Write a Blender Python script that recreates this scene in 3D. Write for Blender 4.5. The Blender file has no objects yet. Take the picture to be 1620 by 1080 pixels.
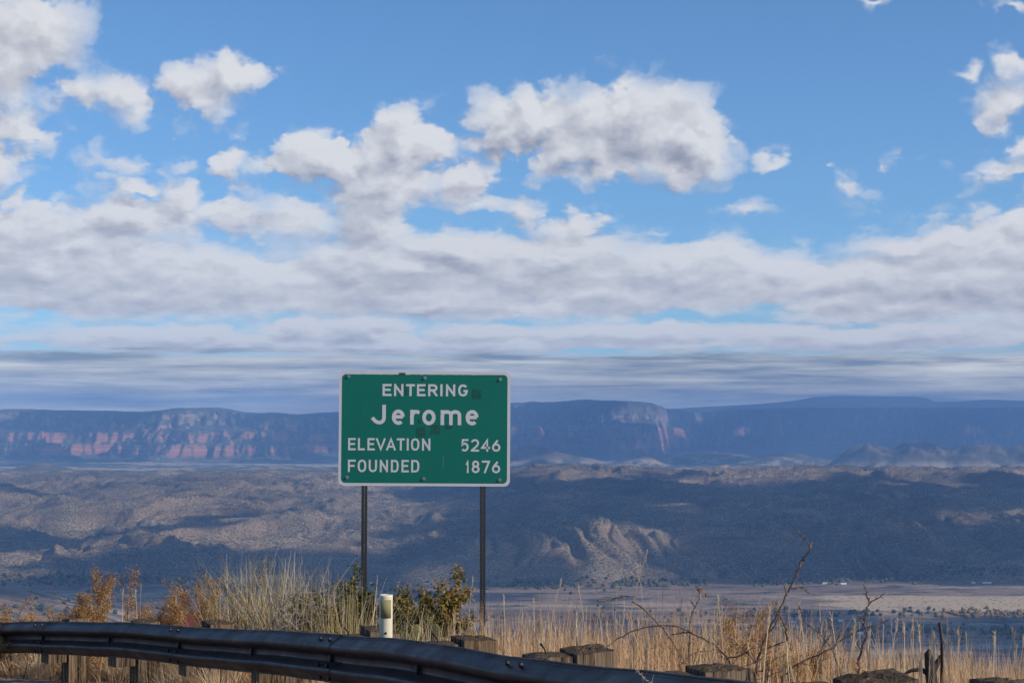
import bpy, bmesh, math, random
import numpy as np
from mathutils import Vector, Matrix

sc = bpy.context.scene
C = sc.collection
R = math.radians
random.seed(7)

# ------------------------------------------------------------------ camera
PITCH = math.atan2(132.0, 2700.0)
cam_data = bpy.data.cameras.new('camera')
cam_data.sensor_width = 36.0
cam_data.lens = 60.0
cam_data.clip_start = 0.1
cam_data.clip_end = 400000.0
cam = bpy.data.objects.new('camera', cam_data)
cam.location = (0, 0, 0)
cam.rotation_euler = (math.pi / 2 + PITCH, 0, 0)
C.objects.link(cam)
sc.camera = cam


def ray(px, py):
    """World direction of a pixel of the 1620 x 1080 photograph, scaled to Y = 1."""
    a, b = (px - 810) / 2700.0, (540 - py) / 2700.0
    y = math.cos(PITCH) - b * math.sin(PITCH)
    z = math.sin(PITCH) + b * math.cos(PITCH)
    return a / y, z / y


def at(px, py, Y):
    x, z = ray(px, py)
    return Vector((x * Y, Y, z * Y))


# ------------------------------------------------------------------ sun, exposure
SUN_AZ, SUN_EL = R(112.0), R(31.0)          # azimuth clockwise from +Y
to_sun = Vector((math.sin(SUN_AZ) * math.cos(SUN_EL), math.cos(SUN_AZ) * math.cos(SUN_EL), math.sin(SUN_EL)))
sun_data = bpy.data.lights.new('sun', 'SUN')
sun_data.energy = 4.8
sun_data.angle = R(0.5)
sun_data.color = (1.0, 0.88, 0.72)
sun = bpy.data.objects.new('sun', sun_data)
sun.rotation_euler = (-to_sun).to_track_quat('-Z', 'Y').to_euler()
sun.location = (30, -10, 40)
C.objects.link(sun)

vs = sc.view_settings
vs.view_transform = 'Standard'
vs.look = 'None'
vs.exposure = 0.0
vs.gamma = 1.0
vs.use_curve_mapping = False
sc.render.engine = 'CYCLES'
cy = sc.cycles
cy.use_denoising = True
try:
    cy.denoiser = 'OPENIMAGEDENOISE'
    cy.denoising_input_passes = 'RGB_ALBEDO_NORMAL'
except Exception:
    pass
cy.max_bounces = 6
cy.volume_bounces = 1
cy.transparent_max_bounces = 12
cy.sample_clamp_indirect = 6.0


# ------------------------------------------------------------------ node helper
class NT:
    def __init__(s, tree):
        s.t = tree
        s.n = tree.nodes
        s.l = tree.links

    def node(s, typ, **kw):
        n = s.n.new(typ)
        for k, v in kw.items():
            setattr(n, k, v)
        return n

    def put(s, sock, v):
        if v is None:
            return
        if isinstance(v, bpy.types.NodeSocket):
            s.l.new(v, sock)
        else:
            sock.default_value = v

    def m(s, op, a, b=None, c=None, clamp=False):
        n = s.node('ShaderNodeMath', operation=op, use_clamp=clamp)
        for i, v in enumerate((a, b, c)):
            s.put(n.inputs[i], v)
        return n.outputs[0]

    def v(s, op, a, b=None, scale=None):
        n = s.node('ShaderNodeVectorMath', operation=op)
        s.put(n.inputs[0], a)
        if b is not None:
            s.put(n.inputs[1], b)
        if scale is not None:
            s.put(n.inputs['Scale'], scale)
        return n.outputs['Value'] if op in ('LENGTH', 'DOT_PRODUCT') else n.outputs['Vector']

    def noise(s, vec, scale, detail=4, rough=0.55, lac=2.0, dist=0.0, color=False, typ='FBM'):
        n = s.node('ShaderNodeTexNoise')
        n.noise_type = typ
        s.put(n.inputs['Vector'], vec)
        s.put(n.inputs['Scale'], scale)
        s.put(n.inputs['Detail'], detail)
        s.put(n.inputs['Roughness'], rough)
        s.put(n.inputs['Lacunarity'], lac)
        s.put(n.inputs['Distortion'], dist)
        return n.outputs['Color'] if color else n.outputs[0]

    def ramp(s, x, a, b, smooth=True, lo=0.0, hi=1.0):
        n = s.node('ShaderNodeMapRange')
        n.interpolation_type = 'SMOOTHSTEP' if smooth else 'LINEAR'
        s.put(n.inputs[0], x)
        for i, v in enumerate((a, b, lo, hi)):
            s.put(n.inputs[1 + i], v)
        return n.outputs[0]

    def mix(s, f, a, b, blend='MIX'):
        n = s.node('ShaderNodeMix', data_type='RGBA', blend_type=blend)
        s.put(n.inputs[0], f)
        s.put(n.inputs[6], (*a, 1) if isinstance(a, tuple) and len(a) == 3 else a)
        s.put(n.inputs[7], (*b, 1) if isinstance(b, tuple) and len(b) == 3 else b)
        return n.outputs[2]

    def sep(s, v):
        n = s.node('ShaderNodeSeparateXYZ')
        s.put(n.inputs[0], v)
        return n.outputs

    def comb(s, x=0.0, y=0.0, z=0.0):
        n = s.node('ShaderNodeCombineXYZ')
        for i, v in enumerate((x, y, z)):
            s.put(n.inputs[i], v)
        return n.outputs[0]


# ------------------------------------------------------------------ sky with clouds
world = bpy.data.worlds.new('World')
sc.world = world
world.use_nodes = True
world.node_tree.nodes.clear()


def azel(px, py):
    x, z = ray(px, py)
    return math.atan2(x, 1.0), math.atan2(z, math.hypot(x, 1.0))


# cumulus and puffs seen in the photograph: centre and half size in photograph pixels, weight
BLOBS = [
    (40, 50, 100, 82, 1), (20, 100, 72, 62, .9), (-40, 60, 90, 110, 1),
    (15, 215, 82, 60, .9), (0, 262, 64, 50, .8), (-40, 230, 80, 90, 1),
    (140, 153, 78, 32, .62), (204, 143, 58, 38, .75),
    (300, 142, 74, 44, .8), (368, 134, 92, 42, .72),
    (190, 252, 84, 38, .42), (290, 245, 60, 18, .34),
    (197, 309, 50, 32, .85), (302, 322, 66, 56, .9), (275, 345, 70, 40, .8),
    (370, 250, 34, 50, .75), (385, 295, 30, 34, .5),
    (25, 325, 70, 18, .6),
    (60, 360, 160, 40, .85), (200, 352, 150, 42, .85), (360, 350, 140, 46, .8), (470, 350, 100, 50, .62),
    (640, 222, 90, 58, 1), (520, 250, 115, 40, .95), (692, 236, 62, 50, .85), (600, 275, 125, 62, 1), (590, 350, 64, 70, .95),
    (480, 255, 90, 34, .8), (745, 290, 60, 38, .8),
    (850, 205, 105, 58, 1), (975, 200, 140, 62, 1), (1065, 215, 92, 76, 1), (955, 262, 70, 76, .95), (800, 240, 72, 44, .8), (1062, 270, 46, 52, .85), (890, 250, 110, 52, .9),
    (840, 340, 34, 30, .7), (915, 362, 84, 22, .8), (770, 325, 110, 24, .5),
    (1155, 214, 36, 26, .42), (1215, 245, 64, 26, .50), (1338, 282, 66, 28, .46), (1315, 262, 22, 28, .5), (1410, 262, 30, 20, .4), (1478, 252, 46, 16, .34), (1187, 330, 44, 16, .45), (1045, 372, 44, 14, .4), (1250, 385, 60, 18, .35),
    (1530, 125, 30, 18, .5), (1610, 98, 40, 34, .7), (1592, 172, 66, 50, .68), (1600, 285, 60, 34, .65), (1640, 225, 50, 34, .7),
    (1385, -2, 60, 12, .5), (1590, -4, 60, 14, .5),
    (90, 420, 300, 62, 1), (60, 470, 300, 46, .9), (330, 450, 300, 62, .95), (600, 445, 240, 66, .95), (720, 400, 160, 44, .9), (860, 425, 180, 70, 1), (1000, 475, 220, 44, .9),
    (1120, 440, 190, 62, 1), (1225, 440, 90, 52, .9), (1350, 440, 200, 42, .95), (1440, 385, 120, 26, .8), (1540, 375, 110, 24, .7), (1540, 440, 240, 70, 1), (1450, 478, 280, 40, .9), (700, 482, 520, 32, .8),
    (250, 536, 190, 26, 1), (470, 523, 90, 24, 1.1), (580, 525, 90, 26, 1.2), (760, 531, 110, 22, 1), (1000, 533, 260, 26, 1), (1400, 533, 330, 30, 1.1), (640, 547, 900, 20, .9),
    (1700, 420, 260, 120, 1), (-120, 430, 260, 100, 1),
]


def build_cloud_group():
    g = bpy.data.node_groups.new('cloud_field', 'ShaderNodeTree')
    g.interface.new_socket('Vector', in_out='INPUT', socket_type='NodeSocketVector')
    g.interface.new_socket('Density', in_out='OUTPUT', socket_type='NodeSocketFloat')
    g.interface.new_socket('Body', in_out='OUTPUT', socket_type='NodeSocketFloat')
    N = NT(g)
    gi = N.node('NodeGroupInput')
    go = N.node('NodeGroupOutput')
    d = gi.outputs[0]
    x, y, z = N.sep(d)
    az = N.m('ARCTAN2', x, y)
    el = N.m('ARCSINE', z)
    # low clouds are seen edge on, so noise runs finer in elevation near the horizon
    lg = N.m('LOGARITHM', N.m('ADD', N.m('MAXIMUM', el, 0.0), 0.05), math.e)
    q = N.comb(az, N.m('MULTIPLY', lg, 0.30), 0.0)
    w1 = N.v('SUBTRACT', N.noise(q, 13.0, 2, 0.5, color=True), (0.5, 0.5, 0.5))
    w2 = N.v('SUBTRACT', N.noise(q, 42.0, 3, 0.6, color=True), (0.5, 0.5, 0.5))
    warp = N.v('ADD', N.v('SCALE', w1, scale=0.034), N.v('SCALE', w2, scale=0.026))
    damp = N.ramp(el, 0.03, 0.16, True, 0.28, 1.0)
    warp = N.v('MULTIPLY', warp, N.comb(1.0, damp, 0.0))
    p = N.v('ADD', N.comb(az, el, 0.0), warp)
    h = None
    for (cx, cyy, rx, ry, w) in BLOBS:
        a, e = azel(cx, cyy)
        k = 1.2 if ry < 55 else 1.32
        t = N.v('SUBTRACT', p, (a, e, 0.0))
        t = N.v('MULTIPLY', t, (2700.0 / (rx * k), 2700.0 / (ry * k), 0.0))
        t = N.v('LENGTH', t)
        t = N.m('MULTIPLY_ADD', t, -w, w)
        h = t if h is None else N.m('SMOOTH_MAX', h, t, 0.16)
    body = h
    fine = N.m('SUBTRACT', N.noise(q, 26.0, 8, 0.56, 2.1), 0.5)
    big = N.m('SUBTRACT', N.noise(q, 10.0, 2, 0.5), 0.5)
    vo = N.node('ShaderNodeTexVoronoi', voronoi_dimensions='2D', feature='F1')
    vo.inputs['Scale'].default_value = 34.0
    vo.inputs['Detail'].default_value = 1.6
    vo.inputs['Roughness'].default_value = 0.55
    N.l.new(N.v('ADD', q, N.v('SCALE', w2, scale=0.035)), vo.inputs['Vector'])
    puff = N.m('SUBTRACT', 0.58, vo.outputs['Distance'])
    dens = N.m('MULTIPLY_ADD', fine, 0.85, body)
    dens = N.m('MULTIPLY_ADD', puff, N.ramp(el, 0.09, 0.15, True, 0.30, 0.55), dens)
    dens = N.m('MULTIPLY_ADD', N.m('MULTIPLY', N.ramp(el, 0.064, 0.076), N.ramp(el, 0.118, 0.092)), 0.20, dens)
    dens = N.m('MULTIPLY_ADD', big, 0.75, dens)
    dens = N.m('SUBTRACT', dens, N.m('MULTIPLY', N.ramp(el, 0.055, 0.075), N.ramp(el, 0.125, 0.10, True, 0.0, 0.06)))
    g.links.new(dens, go.inputs[0])
    g.links.new(body, go.inputs[1])
    return g


def build_world():
    N = NT(world.node_tree)
    out = N.node('ShaderNodeOutputWorld')
    sky = N.node('ShaderNodeTexSky')
    sky.sky_type = 'NISHITA'
    sky.sun_disc = False
    sky.sun_elevation = SUN_EL
    sky.sun_rotation = SUN_AZ
    sky.altitude = 1600.0
    sky.air_density = 1.0
    sky.dust_density = 0.6
    sky.ozone_density = 1.6
    d = N.node('ShaderNodeTexCoord').outputs['Generated']
    d = N.v('NORMALIZE', d)
    x, y, z = N.sep(d)
    az = N.m('ARCTAN2', x, y)
    el = N.m('ARCSINE', z)
    bg_sky = N.node('ShaderNodeBackground')
    tint = N.mix(1.0, sky.outputs[0], (0.66, 0.95, 1.20), 'MULTIPLY')
    N.l.new(tint, bg_sky.inputs[0])
    bg_sky.inputs[1].default_value = SKY_STRENGTH

    # ---- detailed clouds in the part of the sky the photograph shows
    g = build_cloud_group()

    def field(vec):
        n = N.node('ShaderNodeGroup')
        n.node_tree = g
        N.l.new(vec, n.inputs[0])
        return n.outputs

    f0 = field(d)
    off = N.ramp(el, 0.02, 0.16, True, 0.25, 1.0)
    f1 = field(N.v('ADD', d, N.v('SCALE', N.comb(0.0060, 0.0, 0.0100), scale=off)))
    alpha = N.ramp(f0[0], 0.02, 0.36)
    alpha = N.m('MULTIPLY', alpha, N.ramp(f0[1], 0.02, 0.55, True, 0.30, 1.0))
    grad = N.m('SUBTRACT', f0[0], f1[0])
    lit = N.m('MULTIPLY_ADD', grad, 1.15, 0.70)
    thick = N.ramp(f0[0], 0.25, 1.0, True, 0.08, -0.25)
    lit = N.m('ADD', lit, thick, clamp=True)
    bil = N.noise(N.v('MULTIPLY', N.comb(az, N.m('MULTIPLY', N.m('LOGARITHM', N.m('ADD', N.m('MAXIMUM', el, 0.0), 0.05), math.e), 0.30), 0.0), (1.0, 1.0, 0.0)), 46.0, 5, 0.55, dist=0.6)
    lit = N.m('MULTIPLY_ADD', N.m('SUBTRACT', bil, 0.5), N.ramp(el, 0.08, 0.13, True, 0.26, 0.42), lit, clamp=True)
    lowlit = N.ramp(el, 0.07, 0.125, True, 0.20, 0.0)
    lit = N.m('ADD', lit, lowlit, clamp=True)
    ccol = N.mix(lit, (0.300, 0.312, 0.385), (0.78, 0.78, 0.785))
    # ---- far layer of thin flat stratus lying on the horizon
    sq = N.v('MULTIPLY', N.comb(az, el, 0.0), (5.0, 105.0, 1.0))
    s1 = N.noise(sq, 1.0, 5, 0.58, dist=0.5)
    s2 = N.noise(N.v('MULTIPLY', N.comb(az, el, 0.0), (22.0, 210.0, 1.0)), 1.0, 4, 0.6)
    edge = N.m('MULTIPLY_ADD', N.m('SUBTRACT', s2, 0.5), 0.010, el)
    edge = N.m('MULTIPLY_ADD', N.m('SUBTRACT', s1, 0.5), 0.012, edge)
    dmask = N.ramp(edge, 0.0445, 0.0385, True)
    st = N.m('MULTIPLY_ADD', N.m('SUBTRACT', s1, 0.5), 3.0, 0.36)
    st = N.m('MULTIPLY_ADD', N.m('SUBTRACT', s2, 0.5), 1.1, st)
    st = N.m('ADD', st, N.ramp(el, 0.012, 0.030, True, 0.16, 0.0), clamp=True)
    dcol = N.mix(st, (0.25, 0.272, 0.275), (1.15, 1.07, 0.86))
    ccol = N.mix(dmask, ccol, dcol)
    alpha = N.m('MAXIMUM', alpha, N.m('MULTIPLY', dmask, 0.96))
    alpha = N.m('MULTIPLY', alpha, 0.985)
    bg_c = N.node('ShaderNodeBackground')
    N.l.new(ccol, bg_c.inputs[0])
    detail = N.node('ShaderNodeMixShader')
    N.l.new(alpha, detail.inputs[0])
    N.l.new(bg_sky.outputs[0], detail.inputs[1])
    N.l.new(bg_c.outputs[0], detail.inputs[2])

    # ---- the same kind of broken cumulus everywhere else
    zz = N.m('ADD', N.m('MAXIMUM', z, 0.0), 0.12)
    pl = N.comb(N.m('DIVIDE', x, zz), N.m('DIVIDE', y, zz), 0.0)
    gn = N.noise(pl, 0.85, 5, 0.55)
    gal = N.ramp(gn, 0.57, 0.70)
    gal = N.m('MAXIMUM', gal, N.ramp(el, 0.10, 0.03, True, 0.0, 0.8))
    gcol = N.mix(N.ramp(gn, 0.57, 0.78), (0.74, 0.74, 0.75), (0.42, 0.43, 0.50))
    bg_g = N.node('ShaderNodeBackground')
    N.l.new(gcol, bg_g.inputs[0])
    gen = N.node('ShaderNodeMixShader')
    N.l.new(gal, gen.inputs[0])
    N.l.new(bg_sky.outputs[0], gen.inputs[1])
    N.l.new(bg_g.outputs[0], gen.inputs[2])

    gate = N.m('MULTIPLY', N.ramp(N.m('ABSOLUTE', az), 0.50, 0.40), N.ramp(el, 0.42, 0.33))
    gate = N.m('MULTIPLY', gate, N.ramp(el, -0.03, -0.02))
    fin = N.node('ShaderNodeMixShader')
    N.l.new(gate, fin.inputs[0])
    N.l.new(gen.outputs[0], fin.inputs[1])
    N.l.new(detail.outputs[0], fin.inputs[2])
    N.l.new(fin.outputs[0], out.inputs[0])


SKY_STRENGTH = 0.11
build_world()
world.cycles.sampling_method = 'MANUAL'
world.cycles.sample_map_resolution = 512


# ------------------------------------------------------------------ numpy noise
def _hash(ix, iy, seed):
    n = (ix.astype(np.int64) * 374761393 + iy.astype(np.int64) * 668265263 + seed * 974634777) & 0xFFFFFFFF
    n = ((n ^ (n >> 13)) * 1274126177) & 0xFFFFFFFF
    n = n ^ (n >> 16)
    return n.astype(np.float64) / 4294967295.0


def gnoise(x, y, seed=0):
    """Gradient noise, about -1..1."""
    ix, iy = np.floor(x), np.floor(y)
    fx, fy = x - ix, y - iy
    u = fx * fx * fx * (fx * (fx * 6 - 15) + 10)
    v = fy * fy * fy * (fy * (fy * 6 - 15) + 10)
    r = []
    for dx in (0, 1):
        for dy in (0, 1):
            a = _hash(ix + dx, iy + dy, seed) * 2 * math.pi
            r.append(np.cos(a) * (fx - dx) + np.sin(a) * (fy - dy))
    return 1.5 * ((r[0] * (1 - u) + r[2] * u) * (1 - v) + (r[1] * (1 - u) + r[3] * u) * v)


def fbm(x, y, seed=0, octv=4, gain=0.5):
    s, a = 0.0, 1.0
    for o in range(octv):
        s = s + a * gnoise(x, y, seed + o * 17)
        x, y, a = x * 2.03 + 5.1, y * 2.03 + 1.7, a * gain
    return s


def ridged(x, y, seed=0, octv=4, gain=0.5):
    s, a = 0.0, 1.0
    for o in range(octv):
        s = s + a * (1 - 2 * np.abs(gnoise(x, y, seed + o * 17)))
        x, y, a = x * 2.03 + 3.3, y * 2.03 + 7.9, a * gain
    return s


def sstep(a, b, x):
    t = np.clip((x - a) / (b - a), 0, 1)
    return t * t * (3 - 2 * t)


# ------------------------------------------------------------------ object helpers
def link(name, mesh, mat=None, parent=None, kind=None):
    o = bpy.data.objects.new(name, mesh)
    C.objects.link(o)
    if mat is not None and not mesh.materials:
        for x in (mat if isinstance(mat, (list, tuple)) else [mat]):
            mesh.materials.append(x)
    if parent is not None:
        o.parent = parent
    if kind:
        o['kind'] = kind
    return o


def tag(o, label, cat, group=None):
    o['label'] = label
    o['category'] = cat
    if group:
        o['group'] = group
    return o


def thing(name, label, cat, loc=(0, 0, 0), rotz=0.0, group=None):
    o = bpy.data.objects.new(name, None)
    o.empty_display_size = 0.1
    C.objects.link(o)
    o.location = loc
    o.rotation_euler = (0, 0, rotz)
    return tag(o, label, cat, group)


def np_mesh(name, verts, faces, smooth=False, attr=None):
    """Fast mesh from arrays; faces is an (n, k) array of one face size."""
    me = bpy.data.meshes.new(name)
    verts = np.ascontiguousarray(verts, dtype=np.float32)
    faces = np.ascontiguousarray(faces, dtype=np.int32)
    n, k = faces.shape
    me.vertices.add(len(verts))
    me.vertices.foreach_set('co', verts.ravel())
    me.loops.add(n * k)
    me.loops.foreach_set('vertex_index', faces.ravel())
    me.polygons.add(n)
    me.polygons.foreach_set('loop_start', np.arange(n, dtype=np.int32) * k)
    try:
        me.polygons.foreach_set('loop_total', np.full(n, k, dtype=np.int32))
    except Exception:
        pass
    if smooth:
        me.polygons.foreach_set('use_smooth', np.ones(n, dtype=bool))
    for an, av in (attr or {}).items():
        a = me.attributes.new(an, 'FLOAT', 'POINT')
        a.data.foreach_set('value', np.ascontiguousarray(av, dtype=np.float32))
    me.update(calc_edges=True)
    me.validate()
    return me


def new_mat(name):
    m = bpy.data.materials.new(name)
    m.use_nodes = True
    m.node_tree.nodes.clear()
    N = NT(m.node_tree)
    N.out = N.node('ShaderNodeOutputMaterial')
    N.b = N.node('ShaderNodeBsdfPrincipled')
    N.l.new(N.b.outputs[0], N.out.inputs[0])
    N.b.inputs['Specular IOR Level'].default_value = 0.25
    N.b.inputs['Roughness'].default_value = 0.85
    N.pos = lambda: N.node('ShaderNodeNewGeometry').outputs['Position']
    N.obj = lambda: N.node('ShaderNodeTexCoord').outputs['Object']

    def bump(h, strength=0.4, dist=0.01):
        b = N.node('ShaderNodeBump')
        b.inputs['Strength'].default_value = strength
        b.inputs['Distance'].default_value = dist
        N.l.new(h, b.inputs['Height'])
        N.l.new(b.outputs[0], N.b.inputs['Normal'])
    N.bump = bump
    N.col = lambda c: N.put(N.b.inputs['Base Color'], (*c, 1) if isinstance(c, tuple) else c)
    return m, N


# ------------------------------------------------------------------ shape of the land
PX = lambda X, Y: 810 + 2700 * X / Y

RIM_PX = [-900, -200, 0, 80, 150, 240, 285, 310, 350, 400, 470, 535, 600, 700, 810, 870, 905, 930, 955, 980, 1030, 1046, 1062, 1100, 1200, 1400, 1620, 2500]
RIM_PY = [650, 648, 648, 648, 650, 651, 646, 645, 645, 652, 655, 652, 646, 640, 637, 637, 634, 632, 634, 634, 637, 644, 648, 648, 646, 645, 645, 645]
EDGE_PX = [-900, -200, 0, 80, 200, 430, 520, 600, 800, 900, 960, 1000, 1040, 1060, 1110, 1400, 1620, 2500]
EDGE_Y = [27000, 26500, 26000, 25600, 25300, 25600, 28500, 29800, 29300, 28300, 27600, 28000, 29000, 33000, 35500, 35500, 34500, 34000]
MT_PX = [-900, 0, 600, 900, 1060, 1130, 1200, 1260, 1290, 1330, 1430, 1450, 1465, 1480, 1520, 1560, 1600, 1640, 1750, 2500]
MT_PY = [660, 660, 660, 652, 646, 643, 639, 633, 628, 626, 627, 627, 629, 636, 635, 632, 633, 634, 645, 650]

L_Y = [24, 60, 250, 1200, 3200, 4200, 5000, 6500, 7000, 8000, 10000, 12000, 13500, 15000, 18000, 24000, 70000]
L_Z = [-4.0, -12.0, -45, -230, -560, -598, -600, -610, -578, -512, -428, -376, -388, -420, -450, -470, -470]
R_Y = [24, 60, 250, 1200, 3200, 4200, 5000, 6600, 6740, 7050, 8000, 9500, 10900, 11500, 13000, 15000, 18000, 24000, 70000]
R_Z = [-4.0, -12.0, -45, -230, -560, -598, -600, -602, -592, -500, -452, -396, -328, -326, -372, -420, -450, -470, -470]


def cliff(s, w_talus, f_talus, w_cliff):
    """0 outside, rising over a talus slope, then a steep wall to 1."""
    t = np.clip((s + w_talus) / w_talus, 0, 1) ** 1.4 * f_talus
    c = np.clip(s / w_cliff, 0, 1) * (1 - f_talus)
    return t + c


def bump_hill(X, Y, cx, cy, rx, ry, h, p=1.0):
    q = np.sqrt(((X - cx) / rx) ** 2 + ((Y - cy) / ry) ** 2)
    return h * np.clip(1 - q, 0, 1) ** p


def land(X, Y):
    px = PX(X, Y)
    k = sstep(600, 900, px + 60 * gnoise(Y / 1500.0, X / 4000.0, 3))
    z = np.interp(Y, L_Y, L_Z) * (1 - k) + np.interp(Y, R_Y, R_Z) * k
    # rolling hills cut by washes
    wx = X + 260 * fbm(X / 900, Y / 900, 31, 3)
    wy = Y + 260 * fbm(X / 900, Y / 900, 37, 3)
    a1 = np.interp(Y, [24, 80, 600, 4000, 6500, 7300, 11000, 13000, 16000, 22000, 26000], [0, 0.2, 2, 5, 12, 84, 80, 40, 18, 10, 0])
    z = z + a1 * 0.55 * (ridged(wx / 1250 + .35 * wy / 1250, wy / 1500, 5, 4, .52) - .45)
    z = z + a1 * 0.30 * (ridged(wx / 420 - .3 * wy / 560, wy / 560, 9, 4, .55) - .4)
    z = z + a1 * .085 * (ridged(wx / 150, wy / 190, 14, 3, .55) - .3)
    # gullies down the river bluff
    g = sstep(6600, 6900, Y) * (1 - sstep(7300, 8600, Y))
    z = z - g * k * 34 * np.clip(1 - 2.2 * np.abs(gnoise(wx / 210, wy / 1100, 77)), 0, 1)
    z = z - g * k * 16 * np.clip(1 - 2.2 * np.abs(gnoise(wx / 80, wy / 500, 78)), 0, 1)
    # spur on the near side of the dark hill, tan hill on the left, small cones on the far plain
    xs = (925 - 810) / 2700 * 7000
    z = z + bump_hill(X, Y, xs + .25 * (Y - 7000), 7050, 330, 620, 70, .8)
    z = z + bump_hill(X, Y, xs - 420 + .5 * (Y - 7000), 6950, 260, 560, 45, .8)
    z = z + bump_hill(X, Y, (-10 - 810) / 2700 * 5300, 5300, 420, 620, 110, 1.0)
    z = z + bump_hill(X, Y, (70 - 810) / 2700 * 14500, 14500, 300, 420, 82, 1.25)
    z = z + bump_hill(X, Y, (1012 - 810) / 2700 * 19000, 19000, 380, 600, 185, 1.2)
    rg = .72 + .30 * ridged(X / 520 + Y / 1400, Y / 700, 41, 4, .55)
    rs = 1 + .16 * fbm(X / 300, Y / 300, 43, 3)
    z = z + rs * .8 * bump_hill(X, Y, (835 - 810) / 2700 * 18500, 18500, 520, 800, 230, .9)
    z = z + rs * bump_hill(X, Y, (905 - 810) / 2700 * 18300, 18300, 620, 800, 110, .9)
    for (p, y, rx, ry, h) in ((1385, 18200, 470, 900, 235), (1450, 18000, 620, 1000, 230), (1540, 17800, 640, 1100, 240), (1640, 17600, 700, 1200, 250), (1240, 19500, 640, 900, 120), (1130, 20500, 700, 900, 110), (640, 19000, 600, 900, 90)):
        z = np.maximum(z, np.where(Y > 14000, -455, -2000) + h * rg * np.clip(1 - ((X - (p - 810) / 2700 * y) / rx / 1.15) ** 2 - ((Y - y) / ry) ** 2, 0, 1) ** 1.1)
    # mesas: a lower red step and an upper wall, cut into buttresses
    ye = np.interp(px, EDGE_PX, EDGE_Y)
    zt = (672 - np.interp(px, RIM_PX, RIM_PY)) / 2700.0 * (ye + 700)
    wxm = X + 500 * fbm(X / 1600, Y / 1600, 55, 3)
    n1 = ridged(wxm / 2300, Y / 5200, 51, 5, .58)
    n2 = ridged(wxm / 1700, Y / 4200, 61, 5, .60)
    n3 = 1.6 * ridged(X / 330, Y / 900, 67, 3, .6) - .8
    s_up = Y - ye + 950 * n2 + 130 * n3 - 500
    s_lo = Y - ye + 1500 + 1000 * n1 + 170 * n3
    H = zt + 470
    lo = cliff(s_lo, 900, .34, 260) * .30 + .16 * sstep(100, 1500, s_lo)
    lo2 = cliff(s_lo - 420 - 260 * n2, 300, .3, 160) * .12
    up = cliff(s_up, 800, .38, 330) * .34
    top = .08 * sstep(150, 1200, s_up)
    m = np.clip(lo + lo2 + up + top, 0, 1.0)
    st = .5 * np.sin(m * 60.0) / 60.0 + .35 * np.sin(m * 23.0) / 23.0
    m = np.where((m > .05) & (m < .93), m - st, m)
    z = np.where((s_lo > -1000) & (Y > 20000), np.maximum(z, -470 + m * H + (5 * n3 + 14 * fbm(X / 700, Y / 700, 69, 3)) * (m > .02) * (m < .93) + 16 * fbm(X / 900, Y / 1500, 73, 4, .55) * (m > .90)), z)
    # the mountain far behind the mesa
    ymt = 42500.0
    zm = (672 - np.interp(px, MT_PX, MT_PY)) / 2700.0 * ymt
    f = np.exp(-((Y - ymt) / 2600.0) ** 2)
    z = np.where(Y > 38500, np.maximum(z, 200 + (zm - 200) * f + 10 * fbm(X / 1500, Y / 2500, 71, 3)), z)
    return z


def land_strip(name, rows, nu_core, u_core=.335, u_max=.62, seed=0):
    side = np.linspace(u_core, u_max, 26)[1:]
    u = np.concatenate([-side[::-1], np.linspace(-u_core, u_core, nu_core), side])
    U, Y = np.meshgrid(u, rows)
    X = U * Y
    Z = land(X, Y)
    nv, nu = U.shape
    idx = np.arange(nv * nu).reshape(nv, nu)
    f = np.stack([idx[:-1, :-1], idx[:-1, 1:], idx[1:, 1:], idx[1:, :-1]], -1).reshape(-1, 4)
    return np_mesh(name, np.stack([X, Y, Z], -1).reshape(-1, 3), f, smooth=True)


def scrub_color(N, P, sc_dots=1.0):
    """Tan desert grass, bare pale soil and dark juniper dots."""
    n_big = N.noise(N.v('MULTIPLY', P, (1.0, .55, .0)), 1 / 900.0, 4, .55)
    n_mid = N.noise(N.v('MULTIPLY', P, (1.0, .6, 0.0)), 1 / 130.0, 4, .6)
    n_dot = N.noise(N.v('MULTIPLY', P, (1.0, 1.0, 0.0)), 1 / 11.0 * sc_dots, 3, .6)
    c = N.mix(N.ramp(n_mid, .35, .65), (.195, .135, .087), (.320, .236, .148))
    c = N.mix(N.ramp(n_big, .50, .66), c, (.17, .115, .085))
    n_bare = N.noise(N.v('MULTIPLY', P, (1.0, 1.0, 0.0)), 1 / 310.0, 5, .65)
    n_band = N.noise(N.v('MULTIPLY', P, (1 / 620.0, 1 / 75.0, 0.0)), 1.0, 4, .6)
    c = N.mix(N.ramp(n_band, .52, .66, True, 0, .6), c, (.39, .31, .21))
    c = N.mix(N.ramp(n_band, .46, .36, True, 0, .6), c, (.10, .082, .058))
    c = N.mix(N.ramp(n_bare, .60, .70), c, (.36, .29, .215))
    cover = N.m('MULTIPLY_ADD', N.m('SUBTRACT', n_big, .5), .35, N.m('MULTIPLY_ADD', N.m('SUBTRACT', n_mid, .5), .25, .50))
    dot = N.ramp(N.m('ADD', N.m('SUBTRACT', n_dot, .5), N.m('SUBTRACT', cover, .5)), -.10, .08)
    return N.mix(N.m('MULTIPLY', dot, .88), c, (.045, .050, .034)), dot


m_scrub, N = new_mat('scrub_hills')
P = N.pos()
c, dot = scrub_color(N, P)
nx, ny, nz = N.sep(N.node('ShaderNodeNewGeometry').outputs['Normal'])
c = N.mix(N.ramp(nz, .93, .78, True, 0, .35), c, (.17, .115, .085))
N.col(c)

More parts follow.
